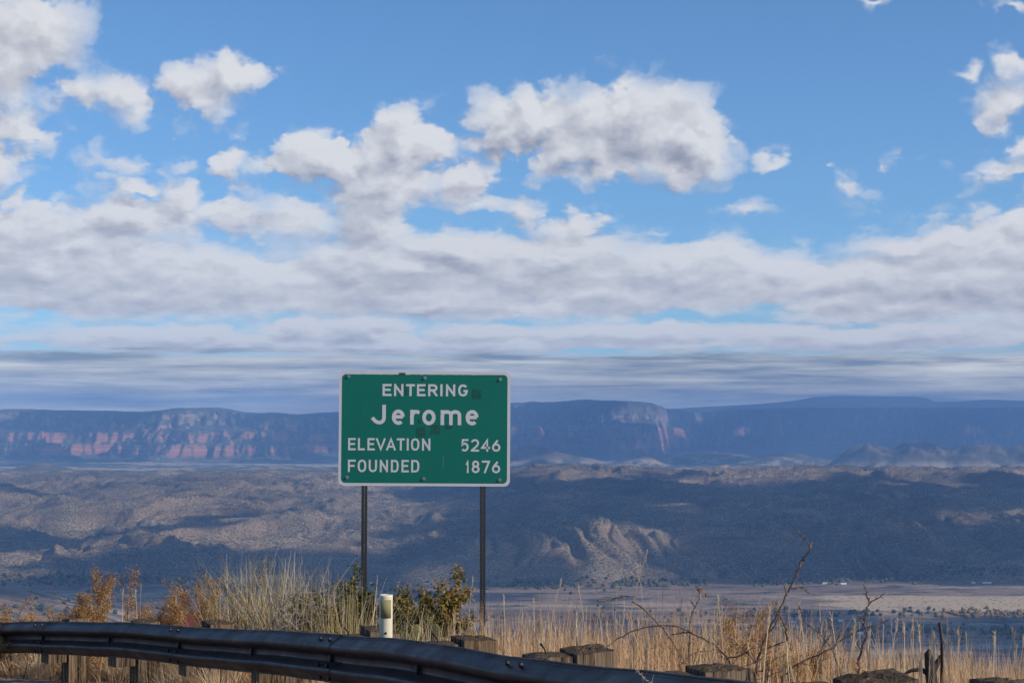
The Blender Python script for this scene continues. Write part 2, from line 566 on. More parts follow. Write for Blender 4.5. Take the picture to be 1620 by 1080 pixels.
m_valley, N = new_mat('valley_floor')
P = N.pos()
f1 = N.noise(N.v('MULTIPLY', P, (1 / 1500.0, 1 / 330.0, 0.0)), 1.0, 4, .55)
f2 = N.noise(N.v('MULTIPLY', P, (1 / 210.0, 1 / 90.0, 0.0)), 1.0, 4, .6)
c = N.mix(N.ramp(f1, .40, .50), (.125, .085, .062), (.235, .165, .118))
c = N.mix(N.ramp(f1, .56, .62), c, (.36, .275, .185))
c = N.mix(N.ramp(f2, .50, .60), c, (.060, .062, .042))
x_, y_, z_ = N.sep(P)
fy = N.m('MULTIPLY_ADD', N.m('SUBTRACT', f1, .5), 420.0, y_)
fx = N.m('MULTIPLY_ADD', N.m('SUBTRACT', f2, .5), 500.0, x_)
fld = N.m('MULTIPLY', N.m('MULTIPLY', N.ramp(fy, 5560, 5600), N.ramp(fy, 6010, 5960)), N.ramp(fx, 980, 1120))
c = N.mix(N.m('MULTIPLY', fld, .9), c, N.mix(f2, (.40, .30, .185), (.52, .41, .26)))
fd = N.noise(N.v('MULTIPLY', P, (1.0, .6, 0.0)), 1 / 14.0, 2, .5)
c = N.mix(N.ramp(fd, .57, .66, True, 0, .8), c, (.05, .055, .035))
N.col(c)

m_plain, N = new_mat('juniper_plain')
P = N.pos()
f1 = N.noise(N.v('MULTIPLY', P, (1 / 2600.0, 1 / 2000.0, 0.0)), 1.0, 4, .55)
f2 = N.noise(N.v('MULTIPLY', P, (1 / 190.0, 1 / 420.0, 0.0)), 1.0, 4, .65)
c = N.mix(N.ramp(N.m('MULTIPLY_ADD', N.m('SUBTRACT', f2, .5), 1.0, f1), .45, .58), (.075, .078, .056), (.36, .29, .19))
x_, y_, z_ = N.sep(P)
nx, ny, nz = N.sep(N.node('ShaderNodeNewGeometry').outputs['Normal'])
hill = N.mix(N.ramp(f2, .42, .60), (.07, .072, .052), (.15, .118, .082))
c = N.mix(N.ramp(z_, -410, -340), c, hill)
N.col(c)

m_mesa, N = new_mat('mesa_rock')
P = N.pos()
x_, y_, z_ = N.sep(P)
wob = N.noise(N.v('MULTIPLY', P, (1 / 900.0, 1 / 900.0, 1 / 300.0)), 1.0, 4, .6)
zz = N.m('MULTIPLY_ADD', N.m('SUBTRACT', wob, .5), 130.0, z_)
lay = N.noise(N.comb(0.0, 0.0, zz), 1 / 38.0, 3, .6)
red = N.mix(N.ramp(lay, .40, .62), (.23, .095, .062), (.38, .175, .115))
pale = N.mix(N.ramp(lay, .40, .62), (.18, .13, .095), (.31, .24, .18))
rock = N.mix(N.ramp(zz, -70, 20), red, pale)
rock = N.mix(N.ramp(zz, 120, 200), rock, (.15, .115, .085))
nx, ny, nz = N.sep(N.node('ShaderNodeNewGeometry').outputs['Normal'])
veg = N.noise(N.v('MULTIPLY', P, (1 / 110.0, 1 / 160.0, 1 / 60.0)), 1.0, 4, .65)
flat = N.ramp(N.m('ADD', N.m('MULTIPLY_ADD', N.m('SUBTRACT', veg, .5), 1.5, nz), N.ramp(zz, -40, 90, True, 0, .18)), .52, .76)
vegc = N.mix(N.ramp(veg, .45, .6), (.085, .082, .058), (.052, .058, .040))
c = N.mix(flat, rock, vegc)
c = N.mix(N.ramp(z_, -395, -440), c, (.085, .080, .058))
N.col(c)

m_mount, N = new_mat('mountain_forest')
N.col((.045, .055, .045))

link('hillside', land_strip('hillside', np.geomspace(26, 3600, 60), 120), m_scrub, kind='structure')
link('valley', land_strip('valley', np.linspace(3600, 6450, 110), 420), m_valley, kind='structure')
r_ = np.concatenate([np.linspace(6450, 8000, 130), np.linspace(8000, 13000, 215)[1:]])
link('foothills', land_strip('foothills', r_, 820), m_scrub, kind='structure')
link('plain', land_strip('plain', np.linspace(13000, 22000, 110), 520), m_plain, kind='structure')
r_ = np.concatenate([np.linspace(22000, 30500, 235), np.linspace(30500, 38500, 90)[1:]])
link('mesa', land_strip('mesa', r_, 800), m_mesa, kind='structure')
link('mountains', land_strip('mountains', np.linspace(38500, 50000, 40), 300), m_mount, kind='structure')

def build_junipers():
    rng = np.random.default_rng(5)
    n = 150000
    Y = np.sqrt(rng.uniform(6550.0 ** 2, 12800.0 ** 2, n))
    X = Y * rng.uniform(-.34, .34, n)
    d = fbm(X / 500, Y / 700, 21, 4, .6)
    keep = rng.random(n) < np.clip(.55 + 1.1 * d + .5 * fbm(X / 160, Y / 200, 24, 2), .03, 1)
    X, Y = X[keep], Y[keep]
    n = len(X)
    r = 1.7 + 3.6 * rng.random(n) ** 2.0 * np.where(rng.random(n) < .12, 1.7, 1)
    h = r * rng.uniform(.6, 1.15, n)
    Z = land(X, Y) - .3
    a = rng.uniform(0, 6.28, n)
    V = np.zeros((n, 5, 3))
    for k in range(4):
        rr = r * rng.uniform(.7, 1.25, n)
        V[:, k, 0] = X + rr * np.cos(a + k * 1.5708)
        V[:, k, 1] = Y + rr * np.sin(a + k * 1.5708)
        V[:, k, 2] = Z + h * .25 * (rng.random(n))
    V[:, 4, 0] = X + r * rng.uniform(-.3, .3, n)
    V[:, 4, 1] = Y
    V[:, 4, 2] = Z + h
    b = np.arange(n)[:, None] * 5
    F = np.concatenate([b + np.array([[k, (k + 1) % 4, 4]]) for k in range(4)], 0)
    m, N = new_mat('juniper_green')
    at_ = N.node('ShaderNodeAttribute', attribute_name='tone').outputs['Fac']
    N.col(N.mix(at_, (.030, .038, .024), (.070, .068, .040)))
    tone = np.repeat(rng.random(n), 5)
    o = link('scrub', np_mesh('scrub', V.reshape(-1, 3), F, smooth=True, attr={'tone': tone}), m, kind='stuff')
    o['label'] = 'dark juniper scrub dotted over the valley hills'


build_junipers()

# ------------------------------------------------------------------ clouds added high above the frame, laid out to shade the valley
S3 = (to_sun.x / to_sun.z, to_sun.y / to_sun.z)


def shade_wanted(px, Y):
    """How much of the land at this place lies in cloud shadow in the photograph, 0 to 1."""
    n = fbm(px / 260.0, Y / 900.0, 91, 3)
    w = np.zeros_like(px)
    py = 672 - land((px - 810) / 2700 * Y, Y) * 2700 / Y
    right = sstep(560, 830, px)
    w = np.maximum(w, right * sstep(752, 764, py) * (1 - sstep(905, 925, py)) * (1.2 + .3 * n))           # dark hill
    w = np.where((px > 815) & (px < 1040) & (py > 846) & (py < 940), .0, w)                                  # lit spur
    w = np.where((px > 1370) & (py > 805) & (py < 845), w * .72, w)
    w = np.maximum(w, (1 - right) * sstep(762, 780, py) * (.22 + .8 * n) * (1 - sstep(945, 960, py)))
    w = np.maximum(w, (1 - sstep(420, 520, np.abs(px - 360))) * sstep(860, 890, py) * (1 - sstep(930, 950, py)) * (.75 + .5 * n))
    w = np.maximum(w, sstep(650, 760, px) * sstep(968, 985, py) * .6)                                        # dark valley strip
    far = (Y > 22500)
    dark = sstep(425, 470, px)
    patch = np.exp(-((px - 965) / 60.0) ** 2)
    w = np.where(far, np.maximum(dark * (1.15 - .75 * patch), .0 + .5 * n) , w)
    w = np.where((Y > 14500) & (Y < 22500), .22 + .6 * n, w)
    return np.clip(w, 0, 1)


def build_shade_clouds():
    rng = np.random.default_rng(11)
    bm = bmesh.new()
    bmesh.ops.create_icosphere(bm, subdivisions=2, radius=1.0)
    bv = np.array([v.co[:] for v in bm.verts])
    bf = np.array([[v.index for v in f.verts] for f in bm.faces])
    bm.free()
    V, F, n = [], [], 0
    for (y0, y1, step, rad, zc) in ((4300, 13500, 330, 250, 5200), (14500, 22500, 900, 620, 6600), (22500, 36500, 1150, 900, 8600)):
        for Y in np.arange(y0, y1, step):
            xs = np.arange(-.36 * Y, .36 * Y, step)
            X = xs + rng.uniform(-.4, .4, len(xs)) * step
            YY = Y + rng.uniform(-.4, .4, len(xs)) * step
            w = shade_wanted(PX(X, YY), YY)
            keep = rng.random(len(xs)) < w ** 1.3
            for x, y in zip(X[keep], YY[keep]):
                zg = float(land(np.array([x]), np.array([y]))[0])
                z = zc + rng.uniform(-60, 120)
                r = rad * rng.uniform(.65, 1.25)
                c = np.array([x + (z - zg) * S3[0], y + (z - zg) * S3[1], z])
                d = bv * np.array([r, r, r * .42]) * (1 + .28 * rng.standard_normal((len(bv), 1)) * .6)
                V.append(d + c)
                F.append(bf + n)
                n += len(bv)
    m, N = new_mat('cloud_white')
    N.col((.9, .9, .92))
    N.b.inputs['Roughness'].default_value = 1.0
    tr = N.node('ShaderNodeBsdfTransparent')
    ms = N.node('ShaderNodeMixShader')
    ms.inputs[0].default_value = .29
    N.l.new(N.b.outputs[0], ms.inputs[1])
    N.l.new(tr.outputs[0], ms.inputs[2])
    N.l.new(ms.outputs[0], N.out.inputs[0])
    o = link('clouds', np_mesh('clouds', np.concatenate(V), np.concatenate(F), smooth=True), m, kind='stuff')
    o['label'] = 'broken white clouds added out of view to shade the valley'


build_shade_clouds()

# ------------------------------------------------------------------ haze
def box_mesh(name, x0, x1, y0, y1, z0, z1):
    v = [(x, y, z) for z in (z0, z1) for y in (y0, y1) for x in (x0, x1)]
    f = [(0, 2, 3, 1), (4, 5, 7, 6), (0, 1, 5, 4), (2, 6, 7, 3), (0, 4, 6, 2), (1, 3, 7, 5)]
    me = bpy.data.meshes.new(name)
    me.from_pydata(v, [], f)
    me.update()
    return me


m_haze = bpy.data.materials.new('haze')
m_haze.use_nodes = True
m_haze.node_tree.nodes.clear()
N = NT(m_haze.node_tree)
o_ = N.node('ShaderNodeOutputMaterial')
v_ = N.node('ShaderNodeVolumePrincipled')
v_.inputs['Color'].default_value = (0.27, 0.52, 0.98, 1)
v_.inputs['Density'].default_value = HAZE_DENSITY if 'HAZE_DENSITY' in globals() else 3.6e-5
v_.inputs['Anisotropy'].default_value = 0.0
N.l.new(v_.outputs[0], o_.inputs['Volume'])
link('haze', box_mesh('haze', -36000, 36000, -3000, 51500, -640, 790), m_haze, kind='stuff')


# ================================================================== foreground
# ---- line of the guard rail: column, row of its top edge, distance
RAIL = [(-420, 996, 24.5), (-200, 990, 21.0), (0, 984.5, 17.9), (175, 983.5, 15.6), (300, 991.5, 14.0), (420, 997, 12.5), (520, 1002.5, 11.3),
        (640, 1011, 10.0), (800, 1036, 8.5), (960, 1055.5, 7.3), (1100, 1070, 6.3), (1190, 1080, 5.7), (1420, 1112, 4.6), (1800, 1165, 3.4)]
_rp = np.array([at(*p)[:] for p in RAIL])


def smooth_path(pts, n):
    """Catmull-Rom through the points, resampled evenly."""
    P = np.vstack([2 * pts[0] - pts[1], pts, 2 * pts[-1] - pts[-2]])
    out = []
    for i in range(1, len(P) - 2):
        t = np.linspace(0, 1, 24, endpoint=False)[:, None]
        p0, p1, p2, p3 = P[i - 1], P[i], P[i + 1], P[i + 2]
        out.append(.5 * (2 * p1 + (p2 - p0) * t + (2 * p0 - 5 * p1 + 4 * p2 - p3) * t ** 2 + (3 * p1 - p0 - 3 * p2 + p3) * t ** 3))
    out = np.vstack(out + [pts[-1:]])
    L = np.concatenate([[0], np.cumsum(np.linalg.norm(np.diff(out, axis=0), axis=1))])
    s = np.linspace(0, L[-1], n)
    return np.stack([np.interp(s, L, out[:, k]) for k in range(3)], -1), s


RP, RS = smooth_path(_rp, 600)
_o = np.argsort(RP[:, 1])
rail_x = lambda Y: np.interp(Y, RP[_o, 1], RP[_o, 0])


def rail_at(s):
    p = np.array([np.interp(s, RS, RP[:, k]) for k in range(3)])
    q = np.array([np.interp(s + .05, RS, RP[:, k]) for k in range(3)])
    t = q - p
    t = t / np.linalg.norm(t)
    n = np.array([t[1], -t[0], 0.0])                # towards the road or away
    n = n / np.linalg.norm(n)
    if n[0] > 0:
        n = -n
    return p, t, n


def s_of_px(px):
    c = 810 + 2700 * RP[:, 0] / RP[:, 1]
    return float(np.interp(px, c, RS))


def gz(X, Y):
    """Height of the ground near the road."""
    X, Y = np.asarray(X, float), np.asarray(Y, float)
    road = np.interp(Y, [-10, 0, 5.5, 6.5, 17.9, 24.5, 40], [-1.6, -1.58, -1.46, -1.52, -2.63, -3.27, -4.8])
    s = (X - rail_x(Y)) * .85
    z = road + .16 * sstep(.4, 2.2, s) - .05 * np.clip(s - 1.5, 0, 6) - .42 * np.clip(s - 7.5, 0, 60) - .10 * np.clip(Y - 18.8, 0, 20) * (s > 0) - .45 * np.clip(Y - 21.5, 0, 20) * sstep(0, 2, s)
    z = z + .05 * fbm(X / 1.7, Y / 1.7, 3, 3) * sstep(.1, .8, s) + .012 * fbm(X / .25, Y / .25, 8, 2) * sstep(-.6, 0, s)
    return z


def near_ground():
    xs = np.concatenate([np.linspace(-26, -9, 20)[:-1], np.linspace(-9, 9, 190), np.linspace(9, 26, 20)[1:]])
    ys = np.concatenate([np.linspace(-9, 5, 24)[:-1], np.linspace(5, 21, 190), np.linspace(21, 31, 24)[1:]])
    X, Y = np.meshgrid(xs, ys)
    Z = gz(X, Y)
    nv, nu = X.shape
    idx = np.arange(nv * nu).reshape(nv, nu)
    f = np.stack([idx[:-1, :-1], idx[:-1, 1:], idx[1:, 1:], idx[1:, :-1]], -1).reshape(-1, 4)
    m, N = new_mat('roadside_soil')
    P = N.pos()
    n1 = N.noise(P, 9.0, 5, .65)
    n2 = N.noise(P, 60.0, 3, .6)
    c = N.mix(N.ramp(n1, .35, .65), (.16, .115, .08), (.30, .225, .155))
    c = N.mix(N.ramp(n2, .45, .7), c, (.36, .33, .29))
    N.col(c)
    N.bump(n2, .7, .02)
    link('ground', np_mesh('ground', np.stack([X, Y, Z], -1).reshape(-1, 3), f, True), m, kind='structure')


near_ground()


def road_sheet():
    ys = np.concatenate([np.linspace(-8, 5, 20)[:-1], np.linspace(5, 26, 90)])
    off = np.array([-9.0, -6.0, -4.0, -2.0, -1.25, -.95])
    Y, O = np.meshgrid(ys, off, indexing='ij')
    X = rail_x(Y) + O / .85
    Z = gz(X, Y) + .03
    Z[:, -1] -= .05
    nv, nu = X.shape
    idx = np.arange(nv * nu).reshape(nv, nu)
    f = np.stack([idx[:-1, :-1], idx[:-1, 1:], idx[1:, 1:], idx[1:, :-1]], -1).reshape(-1, 4)
    m, N = new_mat('asphalt')
    n = N.noise(N.pos(), 140.0, 3, .7)
    N.col(N.mix(n, (.035, .035, .038), (.075, .073, .072)))
    N.bump(n, .5, .006)
    link('road', np_mesh('road', np.stack([X, Y, Z], -1).reshape(-1, 3), f), m, kind='structure')


road_sheet()

# ------------------------------------------------------------------ guard rail
m_rail, N = new_mat('weathered_steel')
P = N.obj()
n1 = N.noise(P, 3.0, 5, .6)
n2 = N.noise(N.v('MULTIPLY', P, (14.0, 14.0, 1.5)), 1.0, 4, .7)
c = N.mix(N.ramp(n1, .35, .7), (.036, .019, .016), (.064, .034, .027))
n4 = N.noise(N.v('MULTIPLY', P, (4.0, 4.0, 3.0)), 1.0, 6, .7)
c = N.mix(N.ramp(n4, .55, .8, True, 0, .3), c, (.085, .056, .047))
c = N.mix(N.ramp(N.noise(P, 11.0, 6, .75), .60, .72, True, 0, .5), c, (.035, .022, .018))
N.col(c)
N.b.inputs['Metallic'].default_value = 0.0
N.b.inputs['Specular IOR Level'].default_value = .22
N.put(N.b.inputs['Roughness'], N.ramp(n4, .3, .7, True, .38, .56))
N.bump(n1, .10, .01)

m_dark, N = new_mat('dark_bolt_steel')
N.col((.035, .030, .030))
N.b.inputs['Metallic'].default_value = .5
N.b.inputs['Roughness'].default_value = .5


def wood_mat(name, a, b, dark):
    m, N = new_mat(name)
    P = N.obj()
    g = N.noise(N.v('MULTIPLY', P, (34.0, 34.0, 2.2)), 1.0, 5, .65)
    k = N.noise(N.v('MULTIPLY', P, (60.0, 60.0, 1.1)), 1.0, 3, .6)
    w = N.noise(P, 7.0, 3, .6)
    c = N.mix(N.ramp(g, .36, .64), a, b)
    c = N.mix(N.ramp(k, .585, .63), c, dark)
    c = N.mix(N.ramp(w, .56, .72, True, 0, .55), c, (.095, .060, .032))
    nx, ny, nz = N.sep(N.node('ShaderNodeNewGeometry').outputs['Normal'])
    c = N.mix(N.ramp(nz, .45, .85, True, 0, .8), c, (.060, .042, .026))
    N.col(c)
    N.bump(N.m('SUBTRACT', g, N.ramp(k, .56, .63)), .9, .02)
    return m


m_wood = wood_mat('weathered_timber', (.078, .052, .034), (.205, .152, .104), (.016, .011, .008))
m_wood2 = wood_mat('rotten_timber', (.075, .048, .028), (.185, .125, .078), (.018, .012, .008))

_half = [(.156, .003), (.142, .003), (.136, .005), (.131, .010), (.110, .050), (.098, .073), (.094, .079), (.089, .0825), (.082, .083), (.072, .083), (.066, .0815), (.060, .077), (.052, .069), (.018, .014), (.012, .006), (.006, .006), (.002, .010), (.0, .004), (.0005, -.004), (.003, -.010)]
_prof = [(o_, .312 - u_) for u_, o_ in _half[::-1]] + [(o_, u_) for u_, o_ in _half[1:]]


def rail_panel_mesh(s0, s1, lift):
    n = max(8, int((s1 - s0) / .09))
    V = []
    for i, s in enumerate(np.linspace(s0, s1, n)):
        p, t, nn = rail_at(s)
        e = min(s - s0, s1 - s)
        dent = .006 * math.sin(s * 2.1) + .004 * math.sin(s * 5.3 + 1)
        for (a, b) in _prof:
            V.append(p + nn * (a + lift + dent * .6) + np.array([0, 0, b - .312 + dent * .5 + lift]))
    k = len(_prof)
    F = [[i * k + j, i * k + j + 1, (i + 1) * k + j + 1, (i + 1) * k + j] for i in range(n - 1) for j in range(k - 1)]
    return np_mesh('rail_panel', np.array(V), np.array(F), True)


def bolt_mesh(name, r, h, seg=8, rx=1.0, rz=1.0, washer=0.0):
    bm = bmesh.new()
    rings = [(r * .2, h), (r * .72, h * .96), (r, h * .55), (r, -.004)]
    if washer:
        rings = [(r * .3, h), (r, h), (r, h * .3), (washer, h * .3), (washer, -.002)]
    prev = None
    for rr, y in rings:
        ring = [bm.verts.new((rr * math.cos(6.2832 * i / seg) * rx, -y, rr * math.sin(6.2832 * i / seg) * rz)) for i in range(seg)]
        if prev:
            for i in range(seg):
                bm.faces.new((prev[i], prev[(i + 1) % seg], ring[(i + 1) % seg], ring[i]))
        else:
            bm.faces.new(ring)
        prev = ring
    bmesh.ops.recalc_face_normals(bm, faces=bm.faces)
    me = bpy.data.meshes.new(name)
    bm.to_mesh(me)
    bm.free()
    return me


def timber_mesh(name, wx, wy, z0, z1, seed, rough=.006, hollow=.02, slant=(0, 0)):
    """Square timber with split, uneven faces and a rotted top."""
    rng = random.Random(seed)
    n = 7
    per = []
    for i in range(n):
        per.append((-1 + 2 * i / n, -1))
    for i in range(n):
        per.append((1, -1 + 2 * i / n))
    for i in range(n):
        per.append((1 - 2 * i / n, 1))
    for i in range(n):
        per.append((-1, 1 - 2 * i / n))
    k = len(per)
    groove = [1 - (rng.random() ** 3) * rough * 8 for _ in per]
    zs = [z0, z0 + (z1 - z0) * .5, z1 - .12, z1 - .05, z1 - .012]
    bm = bmesh.new()
    rings = []
    for li, z in enumerate(zs):
        ring = []
        for i, (x, y) in enumerate(per):
            g = groove[i] - (.012 if li == len(zs) - 1 else 0) + rng.uniform(-.006, .006)
            zz = z + (rng.uniform(-.006, .003) + slant[0] * x + slant[1] * y if li >= 3 else 0)
            ring.append(bm.verts.new((x * wx / 2 * g, y * wy / 2 * g, zz)))
        rings.append(ring)
    for f in (.62, .25):
        ring = []
        for i, (x, y) in enumerate(per):
            ring.append(bm.verts.new((x * wx / 2 * f, y * wy / 2 * f, z1 + rng.uniform(-hollow * .4, .001) + (slant[0] * x + slant[1] * y) * f)))
        rings.append(ring)
    for a, b in zip(rings, rings[1:]):
        for i in range(k):
            bm.faces.new((a[i], a[(i + 1) % k], b[(i + 1) % k], b[i]))
    bm.faces.new(rings[-1])
    bmesh.ops.recalc_face_normals(bm, faces=bm.faces)
    me = bpy.data.meshes.new(name)
    bm.to_mesh(me)
    bm.free()
    return me


def build_guard_rail():
    g = thing('guard_rail', 'long dark weathered steel guard rail on old timber posts along the road', 'guard rail')
    joints = [s_of_px(p) for p in (-330, -140, 75, 290, 530, 832, 1230, 1700)]
    bolt = bolt_mesh('bolt', .015, .013, 8, 1.0, 1.0)
    slot = bolt_mesh('bolt', .026, .014, 10, .8, 1.25)
    for i, (a, b) in enumerate(zip(joints, joints[1:])):
        pn = link('rail_panel', rail_panel_mesh(a - .16, b + .16, .0026 * (i % 2)), m_rail, g)
        so = pn.modifiers.new('thick', 'SOLIDIFY')
        so.thickness = .0022
        so.offset = 1.0
        so.use_rim = False
        lift = .0035

        def put_bolt(me, s, out, up):
            p, t, nn = rail_at(s)
            q = p + nn * (out + lift + .004) + np.array([0, 0, up - .312 + lift])
            o = link('bolt', me, m_dark, pn)
            o.location = q
            o.rotation_euler = (0, 0, math.atan2(nn[1], nn[0]) + math.pi / 2)
        for ds in (-.105, .075):
            put_bolt(bolt, b + ds, .046, .283)
            put_bolt(bolt, b + ds, .060, .116)
            put_bolt(bolt, b + ds, .046, .030)
        put_bolt(slot, b, .009, .156)
        put_bolt(slot, (a + b) / 2, .009, .156)
    ps = []
    for a, b in zip(joints, joints[1:]):
        ps += [a, (a + b) / 2]
    tops = [(.05, .02), (.05, .02), (.05, .02), (.03, .01), (.055, .03), (.02, .03), (.02, .005), (.02, .0), (.085, .022), (.05, .03), (.10, .045), (.075, .01), (.07, .02), (.06, .03)]
    rows = {75: (974, 979), 180: (977, 983), 290: (979, 988), 410: (995, 999), 530: (990, 1000), 680: (1003, 1011), 832: (1020, 1029), 1030: (1049, 1060), 1230: (1064, 1078)}
    for i, s in enumerate(ps):
        p, t, nn = rail_at(s)
        th = math.atan2(t[1], t[0])
        dt, db = tops[i % len(tops)]
        c = p - nn * .108
        colm = 810 + 2700 * p[0] / p[1]
        near = min(rows, key=lambda k: abs(k - colm))
        if abs(near - colm) < 60:
            cb = p - nn * .32
            dt = at(810 + 2700 * cb[0] / cb[1], rows[near][0] + 2, cb[1]).z - p[2]
            db = at(810 + 2700 * c[0] / c[1], rows[near][1] + 3, c[1]).z - p[2]
        gzv = float(gz(c[0], c[1]))
        bl = link('blockout', timber_mesh('blockout', .17, .20, -.40, db, 40 + i, .006, .012), m_wood, g)
        bl.location = c
        bl.rotation_euler = (0, 0, th)
        c2 = p - nn * .32 + t * random.uniform(-.01, .02)
        z0 = float(gz(c2[0], c2[1])) - p[2] - .35
        po = link('post', timber_mesh('post', .205, .21, z0, dt, 80 + i, .010, .03, (random.uniform(-.012, .012), random.uniform(-.012, .012))), m_wood if i % 3 else m_wood2, g)
        po.location = c2
        po.rotation_euler = (0, 0, th + random.uniform(-.05, .05))
        # nail heads and bent spikes left in the tops of the timbers
        if i in (9, 10, 8):
            sp = link('spike', tube_mesh('spike', [[(0, 0, db - .02), (.02, -.02, db + .02), (.045, -.05, db + .05)]], [.004, .004, .006], 5), m_dark, g)
            sp.location = c
            sp.rotation_euler = (0, 0, th)


def tube_arrays(paths, radii, sides=4):
    """Tapered tubes along paths; radii is one list per path or one shared list stretched over each path."""
    V, F, n = [], [], 0
    for pi, path in enumerate(paths):
        P = np.array(path, float)
        r = np.array(radii[pi] if isinstance(radii[0], (list, tuple, np.ndarray)) else radii, float)
        if len(r) != len(P):
            r = np.interp(np.linspace(0, 1, len(P)), np.linspace(0, 1, len(r)), r)
        T = np.gradient(P, axis=0)
        T /= np.linalg.norm(T, axis=1)[:, None] + 1e-9
        ref = np.array([.3, 1.0, .2])
        A = np.cross(T, ref)
        A /= np.linalg.norm(A, axis=1)[:, None] + 1e-9
        B = np.cross(T, A)
        ang = np.arange(sides) * 2 * math.pi / sides
        ring = P[:, None, :] + r[:, None, None] * (A[:, None, :] * np.cos(ang)[None, :, None] + B[:, None, :] * np.sin(ang)[None, :, None])
        V.append(ring.reshape(-1, 3))
        for i in range(len(P) - 1):
            for k in range(sides):
                F.append((n + i * sides + k, n + i * sides + (k + 1) % sides, n + (i + 1) * sides + (k + 1) % sides, n + (i + 1) * sides + k))
        n += len(P) * sides
    return np.concatenate(V), np.array(F)


def tube_mesh(name, paths, radii, sides=4, smooth=True):
    v, f = tube_arrays(paths, radii, sides)
    return np_mesh(name, v, f, smooth)


build_guard_rail()

# ------------------------------------------------------------------ the sign
SIGN_Y = 18.24
SIGN_C = at(671.6, 677.9, SIGN_Y)
SW, SH = 1.829, 1.219
ZK = SW / (1408.5 - 79.5)                      # metres per pixel of the enlarged photograph
Z2 = lambda zx, zy: ((zx - 744.0) * ZK, (529.0 - zy) * ZK)

m_white, N = new_mat('sign_white_sheeting')
n = N.noise(N.obj(), 14.0, 4, .6)
N.col(N.mix(n, (.50, .50, .525), (.60, .60, .62)))
N.b.inputs['Roughness'].default_value = .5
m_green, N = new_mat('sign_green_sheeting')
P = N.obj()
n1 = N.noise(P, 2.2, 4, .6)
n2 = N.noise(N.v('MULTIPLY', P, (70.0, 70.0, 9.0)), 1.0, 3, .6)
c = N.mix(n1, (.002, .120, .090), (.003, .150, .112))
c = N.mix(N.ramp(n2, .55, .8, True, 0, .25), c, (.012, .20, .15))
N.col(c)
N.b.inputs['Roughness'].default_value = .42
N.b.inputs['Specular IOR Level'].default_value = .3
m_patch, N = new_mat('sign_old_sticker')
n = N.noise(N.obj(), 40.0, 3, .6)
N.col(N.mix(N.ramp(n, .45, .6), (.008, .075, .055), (.012, .105, .078)))
N.b.inputs['Roughness'].default_value = .6
m_alu, N = new_mat('bolt_metal')
N.col((.34, .34, .36))
N.b.inputs['Metallic'].default_value = .8
N.b.inputs['Roughness'].default_value = .4
m_post, N = new_mat('galvanised_post')
n = N.noise(N.v('MULTIPLY', N.obj(), (20.0, 20.0, 3.0)), 1.0, 4, .6)
N.col(N.mix(n, (.036, .036, .038), (.066, .065, .066)))
N.b.inputs['Metallic'].default_value = .4
N.b.inputs['Roughness'].default_value = .5


def round_rect(w, h, r, seg=8):
    pts = []
    for cx, cz, a0 in ((w / 2 - r, h / 2 - r, 0), (-w / 2 + r, h / 2 - r, 90), (-w / 2 + r, -h / 2 + r, 180), (w / 2 - r, -h / 2 + r, 270)):
        for i in range(seg + 1):
            a = R(a0 + 90 * i / seg)
            pts.append((cx + r * math.cos(a), cz + r * math.sin(a)))
    return pts


def slab(name, pts, y0, y1):
    """Outline in the sign's x,z plane with thickness from y0 (front) to y1."""
    bm = bmesh.new()
    a = [bm.verts.new((x, y0, z)) for x, z in pts]
    b = [bm.verts.new((x, y1, z)) for x, z in pts]
    bm.faces.new(a)
    bm.faces.new(b[::-1])
    for i in range(len(a)):
        j = (i + 1) % len(a)
        bm.faces.new((a[i], b[i], b[j], a[j]))
    bmesh.ops.recalc_face_normals(bm, faces=bm.faces)
    me = bpy.data.meshes.new(name)
    bm.to_mesh(me)
    bm.free()
    return me


def arc(cx, cy, rx, ry, a0, a1, n=14, p=2.0):
    out = []
    for i in range(n + 1):
        a = R(a0 + (a1 - a0) * i / n)
        c, s = math.cos(a), math.sin(a)
        out.append((cx + rx * math.copysign(abs(c) ** (2 / p), c), cy + ry * math.copysign(abs(s) ** (2 / p), s)))
    return out


